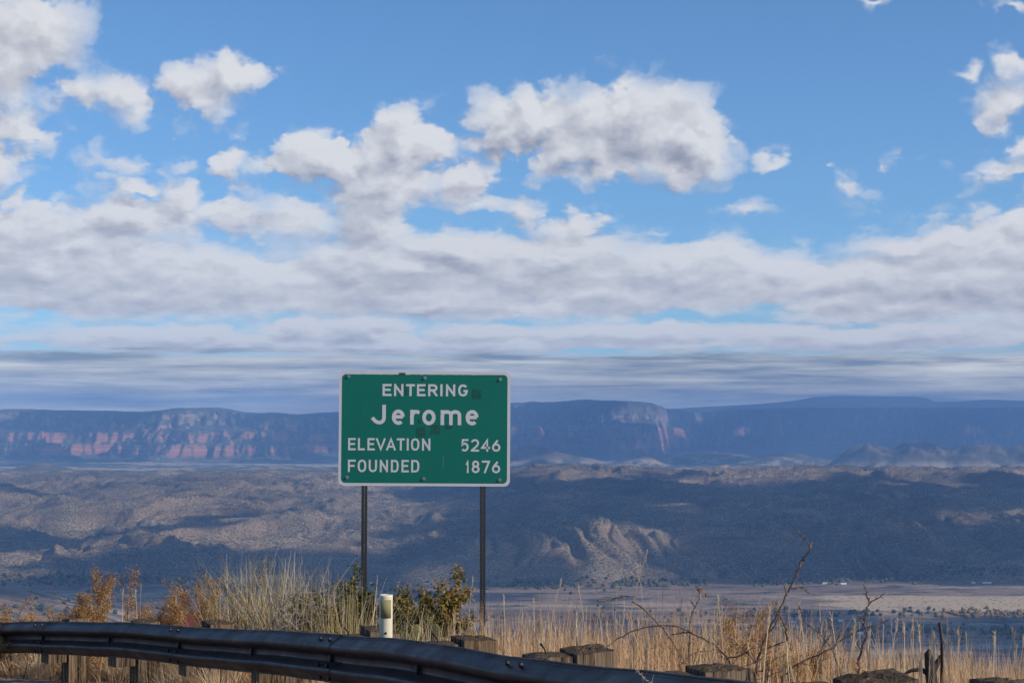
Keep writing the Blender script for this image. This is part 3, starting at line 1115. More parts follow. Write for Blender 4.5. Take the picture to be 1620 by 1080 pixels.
# strokes in a unit box: (points, closed, extend ends)
GL = {
    'E': [([(1, 1), (0, 1), (0, 0), (1, 0)], 0, 1), ([(0, .52), (.86, .52)], 0, 1)],
    'N': [([(0, 0), (0, 1)], 0, 1), ([(0, .97), (1, .03)], 0, 0), ([(1, 0), (1, 1)], 0, 1)],
    'T': [([(0, 1), (1, 1)], 0, 1), ([(.5, 1), (.5, 0)], 0, 1)],
    'R': [([(0, 0), (0, 1)], 0, 1), ([(0, 1), (.6, 1)] + arc(.6, .74, .4, .26, 90, -90, 10)[1:] + [(0, .48)], 0, 0), ([(.5, .48), (1, 0)], 0, 1)],
    'I': [([(.5, 0), (.5, 1)], 0, 1)],
    'G': [(arc(.5, .5, .5, .5, 38, 322, 24, 2.3) + [(1, .44), (.56, .44)], 0, 0)],
    'O': [(arc(.5, .5, .5, .5, 0, 360, 30, 2.5)[:-1], 1, 0)],
    'V': [([(0, 1), (.5, 0), (1, 1)], 0, 1)],
    'A': [([(0, 0), (.5, 1), (1, 0)], 0, 1), ([(.2, .27), (.8, .27)], 0, 0)],
    'L': [([(0, 1), (0, 0), (1, 0)], 0, 1)],
    'F': [([(1, 1), (0, 1), (0, 0)], 0, 1), ([(0, .5), (.82, .5)], 0, 1)],
    'U': [([(0, 1), (0, .34)] + arc(.5, .34, .5, .34, 180, 360, 16, 2.2)[1:] + [(1, 1)], 0, 1)],
    'D': [([(0, 0), (0, 1), (.5, 1)] + arc(.5, .5, .5, .5, 90, -90, 20, 2.6)[1:], 1, 0)],
    '5': [([(.92, 1), (.16, 1), (.06, .54)] + arc(.48, .33, .52, .33, 128, -140, 18), 0, 0), ([(.80, 1), (.96, 1)], 0, 1)],
    '2': [(arc(.5, .72, .5, .28, 165, -22, 14) + [(.80, .44), (.02, .02)], 0, 0), ([(0, 0), (1, 0)], 0, 1)],
    '4': [([(.72, 0), (.72, 1), (0, .27), (1, .27)], 0, 1)],
    '6': [(arc(.5, .30, .5, .30, 0, 360, 24)[:-1], 1, 0), ([(.74, 1), (.30, .66), (.10, .50), (.01, .32)], 0, 0)],
    '1': [([(.0, .76), (.72, 1.0), (.72, 0)], 0, 1)],
    '8': [(arc(.5, .765, .43, .235, 0, 360, 22)[:-1], 1, 0), (arc(.5, .265, .5, .265, 0, 360, 22)[:-1], 1, 0)],
    '7': [([(0, 1), (1, 1), (.34, 0)], 0, 1)],
    'J': [([(1, 1), (1, .30)] + arc(.58, .30, .42, .30, 0, -90, 10)[1:] + [(.40, .02), (.18, .10), (.03, .22)], 0, 1)],
    'e': [([(.04, .53), (1, .53)], 0, 0), ([(1, .53)] + arc(.5, .5, .5, .5, 8, 312, 26), 0, 0)],
    'r': [([(0, 0), (0, 1)], 0, 1), ([(0, .58), (.16, .82), (.44, .98), (.72, 1.0), (1.0, .96)], 0, 1)],
    'o': [(arc(.5, .5, .5, .5, 0, 360, 28)[:-1], 1, 0)],
    'm': [([(0, 0), (0, 1)], 0, 1), (arc(.25, .70, .25, .30, 170, 0, 12, 2.2) + [(.5, 0)], 0, 2), (arc(.75, .70, .25, .30, 170, 0, 12, 2.2) + [(1, 0)], 0, 2)],
}


def stroke_strip(pts, w, closed):
    P = [Vector((p[0], p[1])) for p in pts]
    n = len(P)
    L, Rr = [], []
    for i in range(n):
        a = P[(i - 1) % n] if (closed or i > 0) else None
        b = P[(i + 1) % n] if (closed or i < n - 1) else None
        d0 = (P[i] - a).normalized() if a is not None else (b - P[i]).normalized()
        d1 = (b - P[i]).normalized() if b is not None else d0
        n0, n1 = Vector((-d0.y, d0.x)), Vector((-d1.y, d1.x))
        m = (n0 + n1)
        m = m.normalized() if m.length > 1e-4 else n0
        k = min(1 / max(m.dot(n0), .3), 2.2)
        L.append(P[i] + m * w / 2 * k)
        Rr.append(P[i] - m * w / 2 * k)
    return L, Rr


def letter_mesh(ch, x0, x1, z0, z1, w):
    """One raised letter filling the box x0..x1, z0..z1 with stroke width w."""
    bm = bmesh.new()
    for si, (pts, closed, ext) in enumerate(GL[ch]):
        W, H = (x1 - x0 - w), (z1 - z0 - w)
        Q = [Vector((x0 + w / 2 + p[0] * W, z0 + w / 2 + p[1] * H)) for p in pts]
        if not closed and ext:
            if ext == 1:
                Q[0] = Q[0] + (Q[0] - Q[1]).normalized() * w / 2
            Q[-1] = Q[-1] + (Q[-1] - Q[-2]).normalized() * w / 2
        L, Rr = stroke_strip(Q, w, closed)
        yf, yb = -.0060 - .0004 * si, -.0042
        n = len(Q)
        vf = [(bm.verts.new((l.x, yf, l.y)), bm.verts.new((r.x, yf, r.y))) for l, r in zip(L, Rr)]
        vb = [(bm.verts.new((l.x, yb, l.y)), bm.verts.new((r.x, yb, r.y))) for l, r in zip(L, Rr)]
        for i in range(n if closed else n - 1):
            j = (i + 1) % n
            bm.faces.new((vf[i][0], vf[j][0], vf[j][1], vf[i][1]))
            bm.faces.new((vf[i][0], vb[i][0], vb[j][0], vf[j][0]))
            bm.faces.new((vf[i][1], vf[j][1], vb[j][1], vb[i][1]))
    bmesh.ops.recalc_face_normals(bm, faces=bm.faces)
    me = bpy.data.meshes.new('letter')
    bm.to_mesh(me)
    bm.free()
    return me


def perforated_post(name, w, z0, z1, pitch=.0254, hole=.0135):
    """Square tube with a row of holes down the middle of each face."""
    V, F = [], []

    def quad(a, b, c, d):
        k = len(V)
        V.extend([a, b, c, d])
        F.append((k, k + 1, k + 2, k + 3))
    h, hw = w / 2, hole / 2
    n = int((z1 - z0) / pitch)
    for face in range(4):
        ca, sa = math.cos(face * math.pi / 2), math.sin(face * math.pi / 2)

        def T(x, y, z):
            return (x * ca - y * sa, x * sa + y * ca, z)
        quad(T(-h, -h, z0), T(-hw, -h, z0), T(-hw, -h, z1), T(-h, -h, z1))
        quad(T(hw, -h, z0), T(h, -h, z0), T(h, -h, z1), T(hw, -h, z1))
        for i in range(n + 1):
            a = z0 + i * pitch + hole
            b = min(z0 + (i + 1) * pitch, z1)
            if a < b:
                quad(T(-hw, -h, a), T(hw, -h, a), T(hw, -h, b), T(-hw, -h, b))
    quad((-h, -h, z1), (h, -h, z1), (h, h, z1), (-h, h, z1))
    return np_mesh(name, np.array(V), np.array(F))


def build_sign():
    ground = float(gz(SIGN_C.x, SIGN_Y))
    t = thing('road_sign', 'green town limit sign lettered ENTERING Jerome on two perforated posts', 'road sign', (SIGN_C.x, SIGN_Y, ground))
    dz = SIGN_C.z - ground
    panel = link('sign_panel', slab('sign_panel', round_rect(SW, SH, .062), -.0024, .0024), m_white, t)
    panel.location = (0, 0, dz)
    panel.rotation_euler = (0, R(.32), 0)
    bw = .031
    pts = round_rect(SW - 2 * bw, SH - 2 * bw, .045)
    rng = random.Random(4)
    out = []
    x = pts[8][0] if False else None
    # ragged upper edge where the green film has shrunk back
    top = [p for p in pts]
    for i, p in enumerate(top):
        out.append(p)
        if i == 8:
            xa, xb = p[0], top[9][0]
            n = 120
            for k in range(1, n):
                u = k / n
                j = -.007 * max(0, rng.random() - .45) if u > .06 and rng.random() < .6 else -.001 * rng.random()
                out.append((xa + (xb - xa) * u, p[1] + j))
    link('green_sheet', slab('green_sheet', out, -.0042, -.0028), m_green, panel)
    rows = [
        ('ENTERING', 182 + 2, 275 + 2, 17, [(416, 486), (505, 578), (598, 668), (683, 750), (770, 842), (862, 884), (908, 980), (1003, 1078)]),
        ('ELEVATION', 604, 698, 15, [(153, 212), (229, 283), (303, 360), (369, 443), (448, 522), (530, 592), (606, 624), (640, 705), (726, 790)]),
        ('5246', 607, 703, 15, [(1027, 1087), (1104, 1168), (1184, 1254), (1268, 1333)]),
        ('FOUNDED', 771, 866, 15, [(153, 213), (229, 295), (314, 378), (400, 463), (486, 546), (568, 625), (643, 706)]),
        ('1876', 773, 869, 15, [(1066, 1092), (1112, 1173), (1190, 1253), (1268, 1333)]),
    ]
    for word, ya, yb, w, xs in rows:
        for ch, (a, b) in zip(word, xs):
            xa, zb = Z2(a, yb)
            xb, za = Z2(b, ya)
            link('letter', letter_mesh(ch, xa, xb, zb, za, w * ZK), m_white, panel)
    for ch, a, b, ya, yb in (('J', 331, 443, 345, 497), ('e', 490, 590, 381, 500), ('r', 632, 704, 383, 497), ('o', 726, 829, 382, 501), ('m', 868, 1028, 384, 500), ('e', 1062, 1163, 382, 501)):
        xa, zb = Z2(a, yb)
        xb, za = Z2(b, ya)
        link('letter', letter_mesh(ch, xa, xb, zb, za, 27.5 * ZK), m_white, panel)
    for a, ya, b, yb in ((1110, 222, 1183, 296), (582, 202, 608, 274), (692, 456, 722, 490), (678, 520, 751, 597), (792, 497, 864, 571), (905, 499, 956, 531), (543, 96, 592, 117), (750, 190, 772, 222)):
        xa, zb = Z2(a, yb)
        xb, za = Z2(b, ya)
        link('patch', slab('patch', [(xa, zb), (xb, zb), (xb, za), (xa, za)], -.0050, -.0040), m_patch, panel)
    xa, za = Z2(891, 740)
    link('scratch', slab('scratch', [(xa - .002, za - .13), (xa + .001, za - .13), (xa + .002, za), (xa - .001, za)], -.0048, -.0040), m_alu, panel)
    bm_ = bolt_mesh('bolt', .013, .014, 8, washer=.019)
    for zx, zy in ((153, 127), (745, 136), (1330, 144), (148, 908), (742, 915), (1330, 921)):
        x, z = Z2(zx, zy)
        o = link('bolt', bm_, m_alu, panel)
        o.location = (x, -.004, z)
    for px in (575.8, 763.4):
        x = at(px, 800, SIGN_Y).x - SIGN_C.x
        gl = float(gz(SIGN_C.x + x, SIGN_Y + .04))
        o = link('post', perforated_post('post', .060, gl - ground - .3, dz + SH / 2 - .04), m_post, t)
        o.location = (x, .036, 0)
        o.rotation_euler = (0, R(.05), 0)


build_sign()

# ------------------------------------------------------------------ white marker post
m_dpost, N = new_mat('white_plastic')
P = N.obj()
n = N.noise(N.v('MULTIPLY', P, (9.0, 9.0, 2.0)), 1.0, 4, .65)
N.col(N.mix(N.ramp(n, .45, .75), (.63, .58, .45), (.50, .45, .34)))
N.b.inputs['Roughness'].default_value = .45
m_refl, N = new_mat('faded_reflector')
n = N.noise(N.obj(), 60.0, 3, .6)
N.col(N.mix(n, (.20, .185, .085), (.29, .27, .14)))
N.b.inputs['Roughness'].default_value = .6
N.b.inputs['Specular IOR Level'].default_value = .1


def build_marker():
    Y = 11.02
    c = at(610.8, 940, Y)
    g = float(gz(c.x, Y))
    H = c.z - g
    r = 10.4 * Y / 2700
    t = thing('delineator_post', 'white plastic tube marker post with faded amber reflector behind the guard rail', 'marker post', (c.x, Y, g))
    seg = 28
    bm = bmesh.new()
    prev = None
    for rr, z in ((r, -.25), (r * 1.0, H * .5), (r, H - .05), (r * 1.03, H - .012), (r * .99, H), (r * .86, H), (r * .86, H - .10)):
        ring = [bm.verts.new((rr * math.cos(6.2832 * i / seg), rr * math.sin(6.2832 * i / seg), z)) for i in range(seg)]
        if prev:
            for i in range(seg):
                bm.faces.new((prev[i], prev[(i + 1) % seg], ring[(i + 1) % seg], ring[i])).smooth = True
        prev = ring
    bm.faces.new(prev)
    me = bpy.data.meshes.new('tube')
    bm.to_mesh(me)
    bm.free()
    link('tube', me, m_dpost, t)
    z1, z0 = H - .030, H - .030 - 28.5 * Y / 2700
    V, F = [], []
    n = 10
    for i in range(n + 1):
        a = R(-90 - 46 + 96 * i / n)
        for z in (z0, z1):
            V.append(((r + .0022) * math.cos(a), (r + .0022) * math.sin(a), z))
    for i in range(n):
        F.append((2 * i, 2 * i + 2, 2 * i + 3, 2 * i + 1))
    o = link('reflector', np_mesh('reflector', np.array(V), np.array(F), True), m_refl, t)
    o.modifiers.new('thick', 'SOLIDIFY').thickness = .002
    o = link('bolt_hole', bolt_mesh('bolt_hole', .0085, .003, 8), m_dark, t)
    a = R(-88)
    o.location = (r * math.cos(a), r * math.sin(a), H - 59 * Y / 2700)


build_marker()


# ================================================================== plants
def tone_mat(name, cols, rough=.8, trans=0.0, spec=.15):
    """Leaf material whose colour runs through cols along the per-leaf 'tone' attribute."""
    m, N = new_mat(name)
    t = N.node('ShaderNodeAttribute', attribute_name='tone').outputs['Fac']
    rp = N.node('ShaderNodeValToRGB')
    e = rp.color_ramp.elements
    while len(e) < len(cols):
        e.new(.5)
    for i, c in enumerate(cols):
        e[i].position = i / (len(cols) - 1)
        e[i].color = (*c, 1)
    N.l.new(t, rp.inputs[0])
    n = N.noise(N.pos(), 23.0, 3, .6)
    c = N.mix(.35, rp.outputs[0], N.mix(n, (.6, .6, .6), (1.25, 1.25, 1.25)), 'MULTIPLY')
    N.col(c)
    N.b.inputs['Roughness'].default_value = rough
    N.b.inputs['Specular IOR Level'].default_value = spec
    if trans:
        tr = N.node('ShaderNodeBsdfTranslucent')
        N.l.new(c, tr.inputs[0])
        ms = N.node('ShaderNodeMixShader')
        ms.inputs[0].default_value = trans
        N.l.new(N.b.outputs[0], ms.inputs[1])
        N.l.new(tr.outputs[0], ms.inputs[2])
        N.l.new(ms.outputs[0], N.out.inputs[0])
    return m


m_straw = tone_mat('dry_straw', [(.30, .145, .065), (.52, .300, .145), (.66, .435, .235), (.76, .580, .37), (.84, .73, .55)], trans=.25)
m_seed = tone_mat('seed_heads', [(.42, .28, .15), (.56, .42, .27), (.70, .60, .46)], trans=.3)
m_sage = tone_mat('mixed_bunch_grass', [(.075, .070, .022), (.22, .18, .06), (.42, .31, .13), (.57, .44, .24), (.70, .59, .42)], trans=.2)
m_rust = tone_mat('rusty_needles', [(.16, .075, .028), (.34, .175, .062), (.47, .275, .11), (.56, .38, .19)], trans=.25)
m_oak = tone_mat('dull_green_leaves', [(.035, .040, .016), (.08, .085, .032), (.16, .145, .06), (.25, .19, .075)], trans=.15)
m_gold = tone_mat('golden_leaves', [(.10, .085, .025), (.22, .15, .04), (.34, .22, .06), (.12, .13, .04)], trans=.2)
m_twig, N = new_mat('brown_twig')
n = N.noise(N.pos(), 30.0, 4, .6)
N.col(N.mix(N.ramp(n, .4, .65), (.105, .060, .042), (.20, .135, .10)))
m_grey, N = new_mat('grey_twig')
n = N.noise(N.pos(), 30.0, 4, .6)
N.col(N.mix(N.ramp(n, .4, .65), (.24, .20, .165), (.42, .37, .32)))


def blades(base, length, width, lean, azim, curve, tone, seg=3, taper=.88):
    """Tapered grass blades as strips of quads; all arguments are arrays of one length."""
    n = len(length)
    V = np.zeros((n, seg + 1, 2, 3))
    face = np.random.default_rng(1).uniform(0, math.pi, n)
    side = np.stack([np.cos(face), np.sin(face) * .6, np.zeros(n)], -1)
    pos = base.copy()
    ang = lean.copy()
    step = length / seg
    for k in range(seg + 1):
        w = width * (1 - (k / seg) ** 1.5 * taper)
        V[:, k, 0] = pos - side * w[:, None] / 2
        V[:, k, 1] = pos + side * w[:, None] / 2
        d = np.stack([np.sin(ang) * np.cos(azim), np.sin(ang) * np.sin(azim), np.cos(ang)], -1)
        tip = pos.copy()
        pos = pos + d * step[:, None]
        ang = ang + curve / seg
    b = (np.arange(n) * (seg + 1) * 2)[:, None]
    F = np.concatenate([b + np.array([[2 * k, 2 * k + 1, 2 * k + 3, 2 * k + 2]]) for k in range(seg)], 0)
    return V.reshape(-1, 3), F, np.repeat(tone, (seg + 1) * 2), tip


def join(parts):
    V, F, T, n = [], [], [], 0
    for v, f, t in parts:
        V.append(v)
        F.append(f + n)
        T.append(t)
        n += len(v)
    return np.concatenate(V), np.concatenate(F), np.concatenate(T)


POSTS = [rail_at(s_of_px(p))[0] for p in (75, 180, 290, 410, 530, 680, 832, 1030, 1230)]


def dry_grass():
    rng = np.random.default_rng(3)
    parts = []
    # main stand of dry grass beyond the rail
    n = 120000
    Y = 4.4 + 19.0 * rng.random(n) ** 1.15
    X = rail_x(Y) + .42 + rng.random(n) ** .9 * (7.8 + .12 * Y)
    px = PX(X, Y)
    dens = .52 + .85 * fbm(X / .8, Y / .9, 12, 3)
    dens = dens * (.16 + .94 * sstep(610, 720, px)) * (px > -60) * (px < 1720)
    keep = rng.random(n) < np.clip(dens, .06, 1)
    X, Y, px = X[keep], Y[keep], px[keep]
    n = len(X)
    tall = 1 + .42 * fbm(X / .7, Y / .9, 18, 3)
    s = (X - rail_x(Y))
    ln = (.30 + .40 * rng.random(n) ** 1.5) * tall * (.55 + .45 * sstep(.3, 1.3, s)) * (.62 + .38 * sstep(600, 760, px)) * (1 - .30 * sstep(1200, 1500, px))
    v, f, t, tip = blades(np.stack([X, Y, gz(X, Y) - .02], -1), ln, rng.uniform(.0035, .0085, n), np.abs(rng.normal(0, .16, n)), rng.uniform(0, 6.28, n),
                     rng.normal(.28, .38, n) + (rng.random(n) < .14) * rng.uniform(.6, 2.2, n), np.clip(rng.beta(2.0, 2.0, n) * .9 + .24 * fbm(X / .6, Y / .6, 25, 2), 0, 1))
    parts.append((v, f, t))
    # short matted undergrowth
    n = 52000
    Y = 4.6 + 18.0 * rng.random(n) ** 1.15
    X = rail_x(Y) + .25 + rng.random(n) * 9
    v, f, t, _ = blades(np.stack([X, Y, gz(X, Y) - .02], -1), rng.uniform(.14, .44, n), rng.uniform(.004, .009, n), np.abs(rng.normal(.4, .45, n)), rng.uniform(0, 6.28, n),
                        rng.normal(.5, .6, n), np.clip(rng.beta(1.6, 2.4, n), 0, 1))
    parts.append((v, f, t))
    V, F, T = join(parts)
    o = link('dry_grass', np_mesh('dry_grass', V, F, False, {'tone': T}), m_straw, kind='stuff')
    o['label'] = 'tall straw-coloured dry grass beyond the guard rail'


def seed_stalks():
    """Taller stalks with a pale fluffy head standing out of the dry grass."""
    rng = np.random.default_rng(8)
    n = 900
    Y = rng.uniform(6.0, 19.5, n)
    px = np.concatenate([rng.uniform(690, 1640, n - 60), rng.uniform(20, 690, 60)])
    X = (px - 810) / 2700 * Y
    ok = X > rail_x(Y) + .5
    X, Y, px = X[ok], Y[ok], px[ok]
    ln = rng.uniform(.55, 1.0, len(X))
    row = 672 - (gz(X, Y) + ln) / Y * 2700
    ok = row > np.interp(px, [0, 690, 1000, 1250, 1620], [945, 948, 942, 958, 982]) + 44 * rng.random(len(X))
    X, Y, px, ln = X[ok], Y[ok], px[ok], ln[ok]
    n = len(X)
    specials = [(982, 866, 14.5), (1017, 884, 15), (1022, 894, 15), (1024, 918, 14), (925, 925, 14), (851, 912, 16), (891, 924, 15), (746, 912, 16), (736, 930, 15), (722, 925, 16), (1053, 938, 14), (1070, 945, 13), (1133, 958, 11), (1119, 962, 12),
                (1302, 958, 9), (1353, 970, 9), (1280, 956, 9.5), (1294, 958, 9.5), (1430, 946, 9), (1471, 972, 8.5), (1511, 980, 8.5), (1406, 976, 9), (1428, 980, 9), (1610, 968, 8), (1612, 990, 7.5), (1593, 992, 8), (803, 940, 15), (968, 930, 14),
                (1143, 942, 11), (968, 960, 12), (835, 945, 15), (789, 950, 15), (1456, 990, 8.5), (1558, 1000, 8), (222, 925, 17), (190, 932, 17), (212, 935, 17), (290, 950, 17)]
    bx, by, bl, laz = [], [], [], []
    for (p, q, yy) in specials:
        tp = at(p, q, yy)
        bx.append(tp.x + rng.uniform(-.06, .06)); by.append(yy); bl.append(tp.z - float(gz(tp.x, yy)))
    X, Y, ln = np.concatenate([X, bx]), np.concatenate([Y, by]), np.concatenate([ln, bl])
    n = len(X)
    az = rng.uniform(0, 6.28, n)
    lean = np.abs(rng.normal(0, .07, n))
    v, f, t, tip = blades(np.stack([X, Y, gz(X, Y)], -1), ln, np.full(n, .0075), lean, az, rng.normal(.05, .10, n), rng.uniform(.25, .9, n), 4, .45)
    parts = [(v, f, t)]
    # fluffy heads: spindles of fine hairs round the tip
    k = 17
    for i in range(k):
        u = rng.random(n)
        hl = .035 + .04 * rng.random(n)
        b = tip - np.stack([np.sin(lean) * np.cos(az), np.sin(lean) * np.sin(az), np.cos(lean)], -1) * (u * (.06 + .05 * (rng.random(n))))[:, None]
        v, f, t, _ = blades(b, hl * .55, np.full(n, .0042), np.abs(rng.normal(.28, .2, n)), rng.uniform(0, 6.28, n), rng.normal(0, .4, n), rng.uniform(.2, 1, n), 2)
        v = v
        parts.append((v, f, t))
    V, F, T = join(parts)
    o = link('seed_stalks', np_mesh('seed_stalks', V, F, False, {'tone': T}), m_seed, kind='stuff')
    o['label'] = 'pale fluffy seed heads standing above the dry grass'


def roadside_tufts():
    """Fine tussocks round the feet of the rail posts."""
    rng = np.random.default_rng(13)
    parts = []
    spots = []
    for s in np.arange(s_of_px(-120), s_of_px(760), .19):
        p, t, nn = rail_at(s)
        for k in range(2):
            spots.append(p - nn * rng.uniform(.10, 1.5) + t * rng.uniform(-.15, .15))
    for c in spots:
        m = int(rng.uniform(170, 340))
        r = rng.uniform(.03, .09)
        a = rng.uniform(0, 6.28, m)
        q = r * np.sqrt(rng.random(m))
        X, Y = c[0] + q * np.cos(a), c[1] + q * np.sin(a)
        big = rng.uniform(.26, .52)
        v, f, t, _ = blades(np.stack([X, Y, gz(X, Y) - .01], -1), rng.uniform(.5, 1.05, m) * big, rng.uniform(.0035, .007, m), np.abs(rng.normal(.48, .32, m)), a + rng.normal(0, .5, m),
                            rng.normal(.5, .45, m), np.clip(rng.normal(rng.uniform(.40, .85), .2, m), 0, 1))
        parts.append((v, f, t))
    V, F, T = join(parts)
    o = link('tussock_grass', np_mesh('tussock_grass', V, F, False, {'tone': T}), m_straw, kind='stuff')
    o['label'] = 'fine tan tussock grass under the steel rail'


def bunch_grass(name, label, px, Y, top, n, spread, seed, lean=.30, grp=None, mat=None, width=(.005, .012), bias=0.0, tx=0.0):
    rng = np.random.default_rng(seed)
    x = (px - 810) / 2700 * Y
    g = float(gz(x, Y))
    h = (at(px, top, Y).z - g) * 1.12
    n = int(n * 1.7)
    a = rng.uniform(0, 6.28, n)
    q = spread * np.sqrt(rng.random(n))
    base = np.stack([q * np.cos(a), q * np.sin(a), np.full(n, -.03)], -1)
    ln = h * (.40 + .68 * rng.random(n) ** 1.5)
    v, f, t, _ = blades(base, ln, rng.uniform(*width, n), np.abs(rng.normal(lean * .8, lean * 1.1, n)), a + rng.normal(0, .9, n) + tx, rng.normal(.2, .65, n), np.clip(rng.beta(1.1, 1.0, n) + bias + .02, 0, 1), 4)
    o = link(name, np_mesh(name, v, f, False, {'tone': t}), mat or m_sage)
    o.location = (x, Y, g)
    return tag(o, label, 'grass clump', grp)


def leaf_quads(pts, size, tone, rng, flat=.5):
    """Small four-sided leaves at points, random orientation."""
    n = len(pts)
    a = rng.normal(size=(n, 3))
    a /= np.linalg.norm(a, axis=1)[:, None]
    b = np.cross(a, rng.normal(size=(n, 3)))
    b /= np.linalg.norm(b, axis=1)[:, None] + 1e-9
    L = (size * rng.uniform(.6, 1.3, n))[:, None]
    W = L * flat
    V = np.stack([pts, pts + a * L * .5 + b * W * .5, pts + a * L, pts + a * L * .5 - b * W * .5], 1)
    F = np.arange(n * 4).reshape(n, 4)
    return V.reshape(-1, 3), F, np.repeat(tone, 4)


def grow(rng, start, d, length, depth, out, tips, bend=.25, forks=(2, 4), spread=.55, shrink=.62, up=.15, r=.01):
    """Recursive branching; out collects (path, radius list), tips collects twig points."""
    n = 5
    p = np.array(start, float)
    path = [p.copy()]
    d = np.array(d, float)
    for i in range(n):
        d = d + rng.normal(0, bend, 3) * .5 + np.array([0, 0, up * .3])
        d /= np.linalg.norm(d)
        p = p + d * length / n
        path.append(p.copy())
    out.append((path, [r, r * .6]))
    if depth <= 1:
        tips.append((np.array(path), d.copy()))
    if depth == 0:
        return
    for k in range(rng.integers(*forks)):
        i = rng.integers(2, n + 1)
        nd = d + rng.normal(0, spread, 3)
        nd /= np.linalg.norm(nd)
        grow(rng, path[i], nd, length * shrink * rng.uniform(.75, 1.2), depth - 1, out, tips, bend, forks, spread, shrink, up, r * .62)


def shrub(name, label, px, Y, top, seed, stems=6, lean=.4, depth=3, leafn=14, leaf=.02, flat=.5, mat_leaf=None, mat_stem=None, width=.3, grp=None, tone=(0, 1), tilt=(0, 0), r=.008, scatter=.03, up=.2, spread=.55, cat='shrub', len0=.5):
    rng = np.random.default_rng(seed)
    x = (px - 810) / 2700 * Y
    g = float(gz(x, Y))
    h = at(px, top, Y).z - g
    t = thing(name, label, cat, (x, Y, g), 0, grp)
    out, tips = [], []
    for k in range(stems):
        a = rng.uniform(0, 6.28)
        d = np.array([math.cos(a) * lean + tilt[0], math.sin(a) * lean + tilt[1], 1.0])
        d /= np.linalg.norm(d)
        st = np.array([math.cos(a), math.sin(a), 0]) * width * .25 * rng.random()
        grow(rng, st - np.array([0, 0, .04]), d, h * len0 * rng.uniform(.8, 1.2), depth, out, tips, r=r, up=up, spread=spread)
    zmax = max(p[-1][2] for p, _ in out)
    k = h / zmax
    sc_ = np.array([k, k, k])
    paths = [np.array(p) * sc_ for p, _ in out]
    link('stems', tube_mesh('stems', paths, [list(q) for _, q in out], 3), mat_stem or m_twig, t)
    if leafn:
        P = []
        for path, d in tips:
            m = int(leafn * (3.4 if mat_leaf is m_rust else 2.0))
            u = rng.random(m) * (len(path) - 1)
            i = np.minimum(u.astype(int), len(path) - 2)
            f = (u - i)[:, None]
            P.append((path[i] * (1 - f) + path[i + 1] * f) * sc_ + rng.normal(0, scatter, (m, 3)))
        P = np.concatenate(P)
        tn = np.clip(rng.uniform(*tone, len(P)) + .15 * np.sin(P[:, 0] * 14) * np.sin(P[:, 2] * 11), 0, 1)
        v, f, tt = leaf_quads(P, leaf, tn, rng, flat)
        o = link('leaves', np_mesh('leaves', v, f, False, {'tone': tt}), mat_leaf, t)
        o['kind'] = 'stuff'
    return t


def bare_shrub(name, label, paths, Y, cat, r=(.0065, .0022), mat=None, thorns=True, seed=0, leaf=None):
    """Leafless shrub from canes given by columns and rows of the photograph at one distance."""
    rng = np.random.default_rng(seed)
    base = at(paths[0][0][0], paths[0][0][1], Y)
    g = float(gz(base.x, Y))
    t = thing(name, label, cat, (base.x, Y, g))
    P3, rad = [], []
    for i, pth in enumerate(paths):
        q = np.array([at(a, b, Y)[:] for a, b in pth])
        if len(q) > 2:
            q, _ = smooth_path(q, len(q) * 3)
        q[:, 1] += np.cumsum(rng.normal(0, .012, len(q)))
        q = q + rng.normal(0, .002, q.shape)
        if i == 0 or pth[0][1] > 1040:
            foot = np.array([q[0][0] + rng.uniform(-.03, .03), q[0][1], float(gz(q[0][0], q[0][1])) - .03])
            q = np.vstack([foot, q])
        q = q - np.array([base.x, Y, g])
        k = 1.0 if i == 0 else .72
        P3.append(q)
        rad.append([r[0] * k, r[1] * k])
        if thorns:
            for j in range(1, len(q) - 1):
                for _ in range(2):
                    d = rng.normal(size=3)
                    d = d / np.linalg.norm(d) * rng.uniform(.006, .02)
                    P3.append(np.array([q[j], q[j] + d]))
                    rad.append([.0022, .0006])
    link('stems', tube_mesh('stems', P3, rad, 5), mat or m_twig, t)
    if leaf:
        q = np.array([at(*l, Y)[:] for l in leaf]) - np.array([base.x, Y, g])
        q = np.repeat(q, 4, 0) + rng.normal(0, .008, (len(q) * 4, 3))
        v, f, tt = leaf_quads(q, .03, rng.uniform(0, .6, len(q)), rng, .5)
        link('leaves', np_mesh('leaves', v, f, False, {'tone': tt}), m_rust, t)
    return t


dry_grass()
seed_stalks()
roadside_tufts()

# big pale clump of bunch grass beside the sign's post
for i, (px, Y, top, n, sp, lean, lab) in enumerate([
        (398, 16.4, 882, 420, .20, .30, 'tall grey and green bunch grass nearest the red roof, with bleached tips'),
        (452, 15.6, 890, 460, .24, .34, 'broad bunch grass clump of bleached upright stalks between two others'),
        (505, 15.0, 915, 420, .24, .40, 'green and straw bunch grass leaning over beside the scrubby oak'),
        (556, 14.6, 930, 380, .20, .42, 'low arching bunch grass just left of the white marker post'),
        (368, 15.2, 935, 200, .16, .40, 'small sparse bunch grass with green blades above the rail, at the clump edge')]):
    bunch_grass('bunch_grass', lab, px, Y, top, n, sp, 60 + i, lean, 'bunch grass clump left of the marker post', bias=(-.02, .10, .02, -.02, -.1)[i])
bunch_grass('bunch_grass', 'straw-coloured bunch grass in front of the cactus pads', 676, 13.6, 972, 120, .22, 72, .3, None, bias=.25)
bunch_grass('bunch_grass', 'straw-coloured bunch grass between the marker post and the cactus', 640, 13.2, 965, 110, .16, 73, .3, None, bias=.2)
bunch_grass('bunch_grass', 'dark green spiky bunch grass showing below the rail', 432, 12.7, 1040, 160, .12, 71, .5, None, bias=-.45)

